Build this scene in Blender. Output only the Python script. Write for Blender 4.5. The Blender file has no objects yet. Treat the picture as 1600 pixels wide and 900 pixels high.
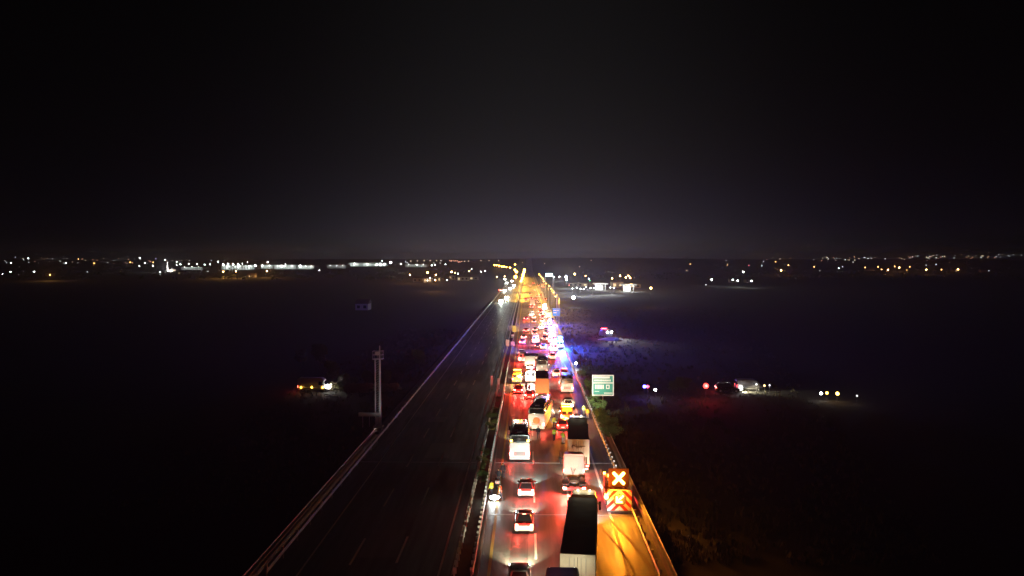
import bpy, math, random
from mathutils import Vector, Matrix
random.seed(11)
R = math.radians
S = bpy.context.scene
C = S.collection
# ------------------------------------------------------------------ camera, sky, exposure
CAMZ, FPX = 25.5, 1170.0
cd = bpy.data.cameras.new('camera'); cam = bpy.data.objects.new('camera', cd); C.objects.link(cam)
cd.sensor_width = 36.0; cd.lens = FPX / 1600 * 36.0; cd.clip_start = .5; cd.clip_end = 20000
cam.location = (0, 0, CAMZ); cam.rotation_euler = (R(90 - 2.2), 0, R(1.175)); S.camera = cam
S.view_settings.view_transform = 'Standard'; S.view_settings.look = 'None'
S.view_settings.exposure = 0; S.view_settings.gamma = 1
cy = S.cycles
cy.volume_bounces = 0; cy.max_bounces = 4; cy.diffuse_bounces = 2; cy.glossy_bounces = 2
cy.transparent_max_bounces = 8; cy.sample_clamp_indirect = 1.5; cy.sample_clamp_direct = 0
cy.use_denoising = True; cy.use_light_tree = True; cy.caustics_reflective = False; cy.caustics_refractive = False

W = bpy.data.worlds.new('World'); S.world = W; W.use_nodes = True
wn, wl = W.node_tree.nodes, W.node_tree.links
wn.clear()
def M_(op, a, b=None, nt=None):
    n = wn.new('ShaderNodeMath'); n.operation = op
    for i, v in enumerate((a, b)):
        if v is None: continue
        if isinstance(v, (int, float)): n.inputs[i].default_value = v
        else: wl.new(v, n.inputs[i])
    return n.outputs[0]
tc = wn.new('ShaderNodeTexCoord'); sp = wn.new('ShaderNodeSeparateXYZ'); wl.new(tc.outputs['Generated'], sp.inputs[0])
elev = M_('MAXIMUM', sp.outputs[2], 0.0)
azi = M_('ARCTAN2', sp.outputs[0], sp.outputs[1])
def sky_term(az0, azw, eh, col):
    d = M_('DIVIDE', M_('SUBTRACT', azi, az0), azw)
    a = M_('EXPONENT', M_('MULTIPLY', M_('MULTIPLY', d, d), -1.0))
    e = M_('EXPONENT', M_('MULTIPLY', elev, -1.0 / eh))
    v = M_('MULTIPLY', a, e)
    n = wn.new('ShaderNodeVectorMath'); n.operation = 'SCALE'
    n.inputs[0].default_value = col; wl.new(v, n.inputs['Scale'])
    return n.outputs[0]
acc = None
# town glow on the night sky: each term is a light dome over a lit district on the horizon
for t in [(0.0, 9.0, 3.0, (.0005, .0005, .0005)),
          (0.01, .25, .24, (.0155, .0152, .0154)),
          (0.02, .20, .05, (.043, .036, .044)),
          (-.22, .2, .05, (.005, .006, .0062)),
          (0.0, .5, .3, (.0016, .0016, .0016))]:
    o = sky_term(*t)
    if acc is None: acc = o
    else:
        n = wn.new('ShaderNodeVectorMath'); n.operation = 'ADD'; wl.new(acc, n.inputs[0]); wl.new(o, n.inputs[1]); acc = n.outputs[0]
bg = wn.new('ShaderNodeBackground'); wl.new(acc, bg.inputs[0]); bg.inputs[1].default_value = 1.0
wo = wn.new('ShaderNodeOutputWorld'); wl.new(bg.outputs[0], wo.inputs[0])
W.cycles.sampling_method = 'MANUAL'; W.cycles.sample_map_resolution = 256

# ------------------------------------------------------------------ air
def terrain(x, y):
    t = min(1, max(0, (y - 1450) / 900.0)); t = t * t * (3 - 2 * t)
    far = 25 + 3.5 * math.sin(x * .0021 + 1.2) + 2 * math.sin(x * .0067) + (1.5 if x > 500 else 0) * min(1, (x - 500) / 900 if x > 500 else 0) * 2
    u = min(1, max(0, (y - 2450) / 300.0))
    return t * far * (1 - .55 * u)

bpy.context.view_layer.update()
CM = cam.matrix_world.copy()
def ray(px, py):
    return (CM.to_3x3() @ Vector(((px - 800) / FPX, -(py - 450) / FPX, -1))).normalized()
def at(px, py, z=0.0):
    d = ray(px, py); t = (z - CAMZ) / d.z
    return (d.x * t, d.y * t, z)
def on_land(px, py, h, dmax=2480):
    """where a thing of height h shows its top at this bearing, standing on the terrain"""
    d = ray(px, py); y = 250.0
    while y < dmax:
        t = y / d.y; x = d.x * t; z = CAMZ + d.z * t
        if z - terrain(x, y) <= h: break
        y *= 1.008
    t = y / d.y; x = d.x * t
    return (x, y, terrain(x, y))

# ------------------------------------------------------------------ materials
MATS = {}
def mat(name, col, rough=.6, metal=0., var=.12, scale=3., bump=0., emit=None, es=0., spec=.5, coat=0.):
    if name in MATS: return MATS[name]
    m = bpy.data.materials.new(name); m.use_nodes = True
    nt = m.node_tree; b = nt.nodes['Principled BSDF']
    b.inputs['Base Color'].default_value = (*col, 1); b.inputs['Roughness'].default_value = rough
    b.inputs['Metallic'].default_value = metal; b.inputs['Specular IOR Level'].default_value = spec
    b.inputs['Coat Weight'].default_value = coat
    if var:
        t = nt.nodes.new('ShaderNodeTexCoord'); n = nt.nodes.new('ShaderNodeTexNoise'); n.inputs['Scale'].default_value = scale
        n.inputs['Detail'].default_value = 5
        nt.links.new(t.outputs['Object'], n.inputs['Vector'])
        mx = nt.nodes.new('ShaderNodeMix'); mx.data_type = 'RGBA'
        mx.inputs[6].default_value = (*[c * (1 - var) for c in col], 1); mx.inputs[7].default_value = (*[min(1, c * (1 + var)) for c in col], 1)
        nt.links.new(n.outputs['Fac'], mx.inputs[0]); nt.links.new(mx.outputs[2], b.inputs['Base Color'])
        mr = nt.nodes.new('ShaderNodeMapRange'); mr.inputs[3].default_value = max(.02, rough - .12); mr.inputs[4].default_value = min(1, rough + .15)
        nt.links.new(n.outputs['Fac'], mr.inputs[0]); nt.links.new(mr.outputs[0], b.inputs['Roughness'])
        if bump:
            bp = nt.nodes.new('ShaderNodeBump'); bp.inputs['Strength'].default_value = bump; bp.inputs['Distance'].default_value = .05
            nt.links.new(n.outputs['Fac'], bp.inputs['Height']); nt.links.new(bp.outputs[0], b.inputs['Normal'])
    if emit:
        b.inputs['Emission Color'].default_value = (*emit, 1); b.inputs['Emission Strength'].default_value = es
        m.cycles.emission_sampling = 'NONE'
    MATS[name] = m
    return m
def glow(name, col, s):
    return mat(name, (.4, .4, .4), .4, var=0, emit=col, es=s)

RUB = mat('rubber', (.02, .02, .02), .8); STEEL = mat('galvanised_steel', (.38, .38, .39), .45, .6, .2, 2)
RIM = mat('alloy', (.45, .45, .46), .35, .8); GLASS = mat('dark_glass', (.012, .014, .016), .08, var=0)
DARKP = mat('dark_plastic', (.03, .03, .03), .6); WHITE = mat('white_paint', (.72, .72, .70), .4, 0, .06, 1.2)
CREAM = mat('cream_doors', (.62, .56, .42), .5, 0, .12, 1.5); PLATE = mat('number_plate', (.8, .8, .78), .5, var=0)
TARP = mat('dark_tarpaulin', (.05, .025, .018), .7, 0, .6, .9, .5); CHAS = mat('chassis', (.03, .03, .035), .7)
ORANGEP = mat('orange_paint', (.65, .17, .02), .45, 0, .1); ORBOX = mat('orange_box_body', (.62, .27, .06), .5, 0, .1, 2)
REDP = mat('red_paint', (.4, .012, .01), .3, 0, .08, coat=.5); SILV = mat('silver_paint', (.42, .42, .43), .3, .5, .06)
BLACKP = mat('black_paint', (.012, .012, .014), .25, 0, .1, coat=.6); BLUEP = mat('blue_paint', (.02, .05, .25), .3, coat=.5)
GREYP = mat('grey_paint', (.16, .16, .17), .35, .3); CONC = mat('concrete', (.3, .28, .26), .85, 0, .25, 1.2, .3)
WLINE = mat('road_marking_white', (.75, .72, .64), .7, 0, .25, 4); YLINE = mat('road_marking_yellow', (.6, .45, .12), .7, 0, .25, 4)
SKIN = mat('skin', (.5, .3, .22), .6); HIVIS = mat('hivis_yellow', (.75, .85, .05), .6, emit=None); HIOR = mat('hivis_orange', (.9, .22, .03), .6)
NAVY = mat('dark_clothes', (.03, .03, .045), .9); HAIR = mat('hair', (.02, .015, .01), .7); REFL = mat('reflective_tape', (.8, .8, .8), .35)
LEAF = mat('leaf_green', (.10, .19, .05), .55, 0, .5, .9); TWIG = mat('bark', (.09, .06, .04), .9)
TAIL = glow('tail_lamp_red', (1, .06, .04), 9); BRAKE = glow('brake_lamp_red', (1, .10, .06), 30); HEAD = glow('headlamp_white', (1, .95, .88), 30)
AMB = glow('amber_lamp', (1, .42, .04), 25); BLUEL = glow('blue_strobe', (.02, .25, 1), 5); CYANL = glow('cyan_strobe', (.0, .65, 1), 3)
REDL = glow('red_beacon', (1, .04, .05), 40); WHL = glow('white_lamp', (.95, 1, .97), 40); SIGNL = glow('sign_lamp_warm', (1, .55, .09), 14)
WINL = glow('lit_window', (1, .7, .35), 1.2)

# ------------------------------------------------------------------ mesh helper
class MB:
    def __init__(s): s.v = []; s.f = []
    def add(s, vs, fs):
        o = len(s.v); s.v += [tuple(v) for v in vs]; s.f += [tuple(i + o for i in f) for f in fs]; return s
    def box(s, x0, x1, y0, y1, z0, z1):
        return s.add([(x0, y0, z0), (x1, y0, z0), (x1, y1, z0), (x0, y1, z0), (x0, y0, z1), (x1, y0, z1), (x1, y1, z1), (x0, y1, z1)],
                     [(0, 3, 2, 1), (4, 5, 6, 7), (0, 1, 5, 4), (1, 2, 6, 5), (2, 3, 7, 6), (3, 0, 4, 7)])
    def quad(s, pts, th=.02):
        p = [Vector(q) for q in pts]; n = (p[1] - p[0]).cross(p[3] - p[0]).normalized() * th
        return s.add(p + [q + n for q in p], [(3, 2, 1, 0), (4, 5, 6, 7), (0, 1, 5, 4), (1, 2, 6, 5), (2, 3, 7, 6), (3, 0, 4, 7)])
    def tube(s, a, b, r, n=8, r2=None, cap=True):
        a = Vector(a); b = Vector(b); d = (b - a).normalized(); r2 = r if r2 is None else r2
        u = d.orthogonal().normalized(); w = d.cross(u)
        vs = []
        for p, q in ((a, r), (b, r2)):
            for k in range(n):
                t = 2 * math.pi * k / n; vs.append(p + (u * math.cos(t) + w * math.sin(t)) * q)
        fs = [(k, (k + 1) % n, n + (k + 1) % n, n + k) for k in range(n)]
        if cap: fs += [tuple(range(n - 1, -1, -1)), tuple(range(n, 2 * n))]
        return s.add(vs, fs)
    def ball(s, c, r, n=8, m=6, sc=(1, 1, 1)):
        vs = [(c[0], c[1], c[2] + r * sc[2])]
        for i in range(1, m):
            a = math.pi * i / m
            for k in range(n):
                t = 2 * math.pi * k / n
                vs.append((c[0] + r * sc[0] * math.sin(a) * math.cos(t), c[1] + r * sc[1] * math.sin(a) * math.sin(t), c[2] + r * sc[2] * math.cos(a)))
        vs.append((c[0], c[1], c[2] - r * sc[2])); L = len(vs) - 1
        fs = [(0, 1 + k, 1 + (k + 1) % n) for k in range(n)]
        for i in range(m - 2):
            for k in range(n):
                a = 1 + i * n + k; b = 1 + i * n + (k + 1) % n
                fs.append((a, a + n, b + n, b))
        fs += [(L, 1 + (m - 2) * n + (k + 1) % n, 1 + (m - 2) * n + k) for k in range(n)]
        return s.add(vs, fs)
    def loft(s, secs, rc=.18):
        """secs: (y, half width, z0, z1[, top half width]); rounded sections joined along y"""
        vs = []; n = 0
        for q in secs:
            y, w, z0, z1 = q[:4]; wt = q[4] if len(q) > 4 else w
            h = z1 - z0; c = min(rc, h * .35, w * .35)
            ring = [(-w + c, z0), (w - c, z0), (w, z0 + c), (w, z0 + h * .5), (wt + (w - wt) * .15, z1 - c), (wt - c * .4, z1 - c * .3), (wt - c, z1),
                    (-wt + c, z1), (-wt + c * .4, z1 - c * .3), (-wt - (w - wt) * .15, z1 - c), (-w, z0 + h * .5), (-w, z0 + c)]
            n = len(ring); vs += [(x, y, z) for x, z in ring]
        fs = []
        for i in range(len(secs) - 1):
            for k in range(n):
                fs.append((i * n + k, i * n + (k + 1) % n, (i + 1) * n + (k + 1) % n, (i + 1) * n + k))
        fs.append(tuple(range(n - 1, -1, -1))); m = (len(secs) - 1) * n; fs.append(tuple(range(m, m + n)))
        s.add(vs, [tuple(reversed(f)) for f in fs]); return s
    def mesh(s, name, m, smooth=False):
        me = bpy.data.meshes.new(name); me.from_pydata(s.v, [], s.f); me.update()
        if m: me.materials.append(m)
        if smooth:
            me.polygons.foreach_set('use_smooth', [True] * len(me.polygons))
        return me
def link(name, me, parent=None, loc=None, rot=None):
    o = bpy.data.objects.new(name, me); C.objects.link(o)
    if parent is not None: o.parent = parent
    if loc is not None: o.location = loc
    if rot is not None: o.rotation_euler = rot
    return o
def part(name, mb, m, parent, bevel=0, smooth=False):
    me = mb.mesh(name, m, smooth); o = link(name, me, parent)
    if bevel:
        b = o.modifiers.new('bevel', 'BEVEL'); b.width = bevel; b.segments = 2; b.limit_method = 'ANGLE'
    if smooth and bevel == 0:
        try: me.set_sharp_from_angle(angle=R(40))
        except Exception: pass
    return o
def thing(name, label, cat, loc, rz=0., group=None):
    o = bpy.data.objects.new(name, None); C.objects.link(o); o.empty_display_size = .3
    o.location = loc; o.rotation_euler = (0, 0, rz); o['label'] = label; o['category'] = cat
    if group: o['group'] = group
    return o
def struct(name, mb, m, parent=None, kind='structure'):
    o = link(name, mb.mesh(name, m), parent)
    if parent is None: o['kind'] = kind
    return o
def lamp(kind, loc, col, power, parent=None, rot=None, size=.15, cone=None, blend=.7, name='light'):
    l = bpy.data.lights.new(name, kind); l.color = col; l.energy = power; l.shadow_soft_size = size
    if kind == 'SPOT': l.spot_size = R(cone or 90); l.spot_blend = blend
    o = bpy.data.objects.new(name, l); C.objects.link(o); o.location = loc
    if rot: o.rotation_euler = rot
    if parent is not None: o.parent = parent
    return o
def quad_part(name, pts, m, parent, inset=.06, off=.012, th=.015):
    p = [Vector(q) for q in pts]; c = sum(p, Vector()) / 4
    n = (p[1] - p[0]).cross(p[3] - p[0]).normalized()
    q = [v + (c - v).normalized() * inset + n * off for v in p]
    return part(name, MB().quad(q, th), m, parent)

# ------------------------------------------------------------------ vehicles
WH = {}
def wheels(parent, spots, r, w):
    k = (r, w)
    if k not in WH:
        ty = MB()
        ty.tube((-w / 2, 0, 0), (-w * .35, 0, 0), r * .93, 18, r, True); ty.tube((-w * .35, 0, 0), (w * .35, 0, 0), r, 18, r, False); ty.tube((w * .35, 0, 0), (w / 2, 0, 0), r, 18, r * .93, True)
        ri = MB(); ri.tube((-w / 2 - .012, 0, 0), (w / 2 + .012, 0, 0), r * .6, 14)
        WH[k] = (ty.mesh('wheel', RUB), ri.mesh('rim', RIM))
    for x, y in spots:
        o = link('wheel', WH[k][0], parent, (x, y, r)); link('rim', WH[k][1], o)
HP = 4800.0; TP = 80.0
def lights_for(root, L, w, zt, zh, brake=True, head=True, tailw=.26, tz=.16, hp=1., tp=1., back=False, tilt=-24, hc=(1, .88, .56)):
    tm = BRAKE if brake else TAIL
    for s in (-1, 1):
        if back: pass
        part('tail_light', MB().box(s * w - tailw / 2, s * w + tailw / 2, -.045, .05, zt - tz / 2, zt + tz / 2), tm, root, .02)
        part('headlight', MB().box(s * w - .17, s * w + .15, L - .05, L + .03, zh - .07, zh + .06), HEAD if head else GLASS, root, .02)
    if head:
        lamp('SPOT', (0, L + .12, zh + .05), hc, HP * hp, root, (R(90 + tilt), 0, 0), .12, 96, 1.0, 'headlight_beam')
    if tp:
        for s in (-1, 1):
            lamp('POINT', (s * w, -.22, zt), (1, .045, .03), TP * (1.6 if brake else 1) * tp, root, None, .08, name='tail_glow')
def car(name, label, loc, rz, paint, kind='hatch', brake=True, head=True, hp=1., tp=1., third=False, group='cars queueing on the lit carriageway', cat='car', beacon=None, lod=0, lower=None, hc=(1, .88, .56)):
    root = thing(name, label, cat, loc, rz, group)
    hw = .89; L = 4.35; H = 1.47; zb = .95
    if kind == 'hatch': base, top = (.16, 3.15), (.62, 2.25); L = 4.1
    elif kind == 'sedan': base, top = (.62, 3.3), (1.25, 2.45); L = 4.55
    else: base, top = (.12, 3.35), (.35, 2.5); L = 4.6; H = 1.72; zb = 1.05; hw = .93
    b = MB().loft([(0, hw * .84, .42, zb - .12), (.1, hw * .96, .28, zb - .02), (.8, hw, .22, zb + .02), (3.0, hw, .22, zb), (L - .7, hw * .97, .22, zb - .13), (L - .12, hw * .9, .26, zb - .22), (L, hw * .72, .36, zb - .34)], .16)
    part('body', b, paint, root, 0, True)
    wb, wt = hw * .9, hw * .68
    def ring(y, w, z, s): return (s * w, y, z)
    bl, br = (-wb, base[0], zb - .03), (wb, base[0], zb - .03); fl, fr = (-wb, base[1], zb - .03), (wb, base[1], zb - .03)
    tl, tr = (-wt, top[0], H), (wt, top[0], H); ul, ur = (-wt, top[1], H), (wt, top[1], H)
    g = MB().add([bl, br, fr, fl, tl, tr, ur, ul], [(3, 2, 1, 0), (4, 5, 6, 7), (0, 1, 5, 4), (1, 2, 6, 5), (2, 3, 7, 6), (3, 0, 4, 7)])
    part('cabin', g, paint, root, .06)
    part('roof', MB().loft([(top[0] + .02, wt * .93, H - .02, H + .015), (top[0] + .15, wt * .97, H - .02, H + .04), (top[1] - .15, wt * .97, H - .02, H + .04), (top[1] - .02, wt * .9, H - .02, H + .015)], .03), paint, root, 0, True)
    quad_part('rear_window', (bl, br, tr, tl), GLASS, root, .13, .012)
    quad_part('windscreen', (fr, fl, ul, ur), GLASS, root, .11, .012)
    quad_part('side_window', (br, fr, ur, tr), GLASS, root, .12, .012)
    quad_part('side_window', (fl, bl, tl, ul), GLASS, root, .12, .012)
    bt = .76 if lower else .6  # with lower set, the bumper is raised to cover the headlit area
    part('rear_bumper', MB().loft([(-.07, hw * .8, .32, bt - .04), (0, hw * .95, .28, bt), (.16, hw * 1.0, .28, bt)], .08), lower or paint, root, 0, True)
    part('number_plate', MB().box(-.26, .26, -.095, -.06, .5, .62), PLATE, root)
    part('trim', MB().box(-hw * .6, hw * .6, -.085, -.02, .3, .37), DARKP, root)
    for s in (-1, 1):
        part('mirror', MB().box(s * (hw + .02) - .09, s * (hw + .02) + .09, base[1] - .55, base[1] - .4, zb, zb + .14), paint, root, .03)
    wheels(root, [(s * (hw - .1), y) for s in (-1, 1) for y in (.78, L - .85)], .32, .21)
    lights_for(root, L, hw * .78, zb - .10, .52, brake, head, hp=hp, tp=tp, hc=hc)
    if third: part('brake_light', MB().box(-.16, .16, top[0] - .06, top[0], H - .06, H), BRAKE, root)
    if beacon: lightbar(root, (top[0] + top[1]) / 2, H + .06, wt, beacon)
    return root
def lightbar(root, y, z, w, kinds, power=1.):
    part('lightbar', MB().box(-w, w, y - .14, y + .14, z, z + .05), DARKP, root, .01)
    for i, k in enumerate(kinds):
        x = -w + (i + .5) * 2 * w / len(kinds); ww = w / len(kinds) * .9
        part('beacon', MB().box(x - ww, x + ww, y - .13, y + .13, z + .05, z + .2), k, root, .02)
def van(name, label, loc, rz, paint, L=5.4, Wd=2.0, H=2.5, brake=True, head=True, hp=1., tp=1., glazed=True, group=None, cat='van', beacon=None, stripe=None):
    root = thing(name, label, cat, loc, rz, group); hw = Wd / 2
    b = MB().loft([(0, hw * .95, .42, H - .08, hw * .86), (.12, hw, .35, H, hw * .9), (L - 1.55, hw, .35, H, hw * .9), (L - 1.0, hw * .99, .35, H - .35, hw * .84)], .2)
    part('body', b, paint, root, 0, True)
    part('bonnet', MB().loft([(L - 1.05, hw * .985, .35, 1.35), (L - .3, hw * .95, .35, 1.12), (L, hw * .8, .42, .92)], .18), paint, root, 0, True)
    quad_part('windscreen', ((hw * .85, L - .72, 1.32), (-hw * .85, L - .72, 1.32), (-hw * .8, L - 1.18, H - .3), (hw * .8, L - 1.18, H - .3)), GLASS, root, .03, .02)
    part('screen_surround', MB().add([(-hw * .93, L - 1.3, 1.2), (hw * .93, L - 1.3, 1.2), (hw * .93, L - .72, 1.28), (-hw * .93, L - .72, 1.28), (-hw * .84, L - 1.3, H - .2), (hw * .84, L - 1.3, H - .2), (hw * .82, L - 1.2, H - .26), (-hw * .82, L - 1.2, H - .26)],
         [(3, 2, 1, 0), (4, 5, 6, 7), (0, 1, 5, 4), (1, 2, 6, 5), (2, 3, 7, 6), (3, 0, 4, 7)]), paint, root)
    for s in (-1, 1):
        part('rear_door', MB().box(min(s * .03, s * (hw - .12)), max(s * .03, s * (hw - .12)), -.03, .01, .55, H - .22), paint, root, .02)
        if glazed: part('rear_window', MB().box(min(s * .12, s * (hw - .2)), max(s * .12, s * (hw - .2)), -.045, -.032, H * .58, H - .38), GLASS, root)
        part('mirror', MB().box(s * (hw + .12) - .09, s * (hw + .12) + .09, L - 1.2, L - 1.05, 1.35, 1.65), DARKP, root, .03)
        part('side_window', MB().box(min(s * (hw - .02), s * (hw + .012)), max(s * (hw - .02), s * (hw + .012)), L - 2.0, L - 1.35, 1.35, H - .55), GLASS, root)
        part('side_moulding', MB().box(min(s * (hw - .02), s * (hw + .02)), max(s * (hw - .02), s * (hw + .02)), .9, L - 1.6, .62, .74), DARKP if not stripe else stripe, root)
    part('rear_bumper', MB().box(-hw * .95, hw * .95, -.1, .05, .36, .55), DARKP, root, .02)
    part('number_plate', MB().box(-.26, .26, -.06, -.035, .62, .74), PLATE, root)
    wheels(root, [(s * (hw - .12), y) for s in (-1, 1) for y in (1.0, L - .85)], .35, .24)
    lights_for(root, L, hw * .88, 1.05, .72, brake, head, .14, .4, hp=hp, tp=tp)
    if beacon: lightbar(root, L - 1.75, H + .01, hw * .8, beacon)
    return root
def coach(name, label, loc, rz, paint, L=12., Wd=2.5, H=3.5, low=2.4, markers=True, disc=None, hp=1., tp=1., rail=True, group='buses and coaches in the traffic jam', ac=True, roofm=None, seed=0):
    root = thing(name, label, 'bus' if L < 9 else 'coach', loc, rz, group); hw = Wd / 2
    b = MB().loft([(0, hw * .97, .38, low), (.1, hw, .32, low + .03), (L - .2, hw, .32, low + .03), (L, hw * .93, .4, low - .1)], .14)
    part('body', b, paint, root, 0, True)
    up = MB().loft([(.16, hw * .96, low - .05, H - .12, hw * .9), (.5, hw * .985, low - .05, H, hw * .92), (L - .8, hw * .985, low - .05, H, hw * .92), (L - .3, hw * .9, low - .05, H - .3, hw * .84)], .16)
    part('upper_body', up, roofm or BLACKP, root, 0, True)
    part('rear_window', MB().quad([(-hw * .84, .1, low + .1), (hw * .84, .1, low + .1), (hw * .8, .16, H - .25), (-hw * .8, .16, H - .25)], .03), GLASS, root)
    part('windscreen', MB().quad([(hw * .85, L - .12, 1.2), (-hw * .85, L - .12, 1.2), (-hw * .8, L - .3, H - .4), (hw * .8, L - .3, H - .4)], .05), GLASS, root)
    n = int((L - 1.5) / 1.3)
    for s in (-1, 1):
        for k in range(n):
            y0 = .7 + k * 1.3
            part('side_window', MB().box(min(s * hw * .96, s * (hw * 1.0)), max(s * hw * .96, s * (hw * 1.0)), y0, y0 + 1.2, low + .1 - .02, H - .4), GLASS, root)
        part('mirror', MB().box(s * (hw + .18) - .1, s * (hw + .18) + .1, L - .1, L + .1, 1.9, 2.4), DARKP, root, .03)
        if markers: part('marker_light', MB().box(s * hw * .82 - .13, s * hw * .82 + .13, .0, .06, low + .12, low + .36), AMB, root, .02)
        if rail: part('roof_rail', MB().box(s * hw * .82 - .05, s * hw * .82 + .05, 1.2, L - 1.5, H, H + .1), paint, root)
        part('side_skirt', MB().box(min(s * hw * .98, s * (hw + .015)), max(s * hw * .98, s * (hw + .015)), 1.4, L - 3.2, .42, 1.0), paint, root, .01)
    if ac: part('air_conditioner', MB().loft([(L * .35, .7, H - .02, H + .1), (L * .4, .8, H - .02, H + .2), (L * .6, .8, H - .02, H + .2), (L * .64, .7, H - .02, H + .1)], .08), roofm or GREYP, root, 0, True)
    part('roof_hatch', MB().box(-.35, .35, 1.0, 1.65, H, H + .07), WHITE, root, .03)
    part('engine_cover', MB().box(-hw * .72, hw * .72, -.03, .03, .75, low * .62), paint, root, .02)
    gr = MB()
    for k in range(5): gr.box(-.7, .7, -.05, -.02, .85 + k * .1, .9 + k * .1)
    part('grille', gr, DARKP, root)
    part('badge', MB().tube((0, -.03, low * .84), (0, .02, low * .84), .16, 12), REFL, root)
    part('rear_bumper', MB().box(-hw * .98, hw * .98, -.12, .08, .36, .62), WHITE, root, .03)
    part('number_plate', MB().box(-.26, .26, -.15, -.125, .45, .57), PLATE, root)
    if disc: part('rear_panel', MB().tube((0, -.06, 1.55), (0, -.02, 1.55), .52, 20), disc, root)
    wheels(root, [(s * (hw - .16), y) for s in (-1, 1) for y in (2.6, L - 2.4)], .5, .3)
    lights_for(root, L, hw * .9, 1.05, .75, True, True, .22, .34, hp=hp, tp=tp)
    return root
def cab(root, y0, L, roofz, paint, deflector=True, hw=1.22):
    part('cab', MB().loft([(y0, hw, .85, roofz - .7), (y0 + .1, hw * 1.01, .6, roofz - .66), (y0 + L - .35, hw, .45, roofz - .7), (y0 + L, hw * .93, .5, roofz - 1.0)], .12), paint, root, 0, True)
    if deflector:
        part('roof_deflector', MB().loft([(y0 + .02, hw * .93, roofz - .72, roofz), (y0 + L * .6, hw * .9, roofz - .72, roofz - .01), (y0 + L - .15, hw * .84, roofz - .72, roofz - .2)], .16), paint, root, 0, True)
    part('windscreen', MB().quad([(hw * .88, y0 + L - .03, 1.55), (-hw * .88, y0 + L - .03, 1.55), (-hw * .84, y0 + L - .2, roofz - .95), (hw * .84, y0 + L - .2, roofz - .95)], .07), GLASS, root)
    part('sun_visor', MB().box(-hw * .9, hw * .9, y0 + L - .15, y0 + L + .1, roofz - .93, roofz - .86), DARKP, root)
    for s in (-1, 1):
        part('side_window', MB().box(min(s * (hw - .02), s * (hw + .02)), max(s * (hw - .02), s * (hw + .02)), y0 + L - 1.15, y0 + L - .45, 1.6, roofz - 1.0), GLASS, root)
        part('side_deflector', MB().quad([(s * hw * .98, y0 - .55, .9), (s * hw * 1.0, y0 - .0, .9), (s * hw * 1.0, y0, roofz - .2), (s * hw * .95, y0 - .55, roofz - .3)], .03), DARKP, root)
        m = part('mirror', MB().box(s * (hw + .25) - .1, s * (hw + .25) + .1, y0 + L - .35, y0 + L - .2, 1.9, 2.7), DARKP, root, .03)
        part('mirror_arm', MB().tube((s * hw * .98, y0 + L - .25, 2.5), (s * (hw + .2), y0 + L - .28, 2.5), .03), DARKP, root)
    part('front_bumper', MB().box(-hw, hw, y0 + L - .1, y0 + L + .12, .35, .8), paint, root, .04)
def logo_mark(root, y, z, s):
    """a dark illegible script mark: a thick swash crossed by short strokes"""
    pts = [(-.95, -.12), (-.8, .2), (-.6, .05), (-.35, -.02), (-.1, -.1), (.2, -.06), (.55, 0), (.95, .03)]
    b = MB()
    for (a, c), (d, e) in zip(pts, pts[1:]):
        b.tube((a * s, y, z + c * s), (d * s, y, z + e * s), .055 * s, 6)
    for x, h0, h1 in [(-.88, -.3, .1), (-.55, .02, .3), (-.35, -.25, .28), (-.2, -.3, .1), (0, -.28, .12), (.2, -.22, .08), (.4, -.25, .12)]:
        b.tube((x * s, y, z + h0 * s), ((x + .07) * s, y, z + h1 * s), .04 * s, 6)
    part('logo', b, mat('logo_brown', (.12, .09, .04), .6), root)
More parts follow.
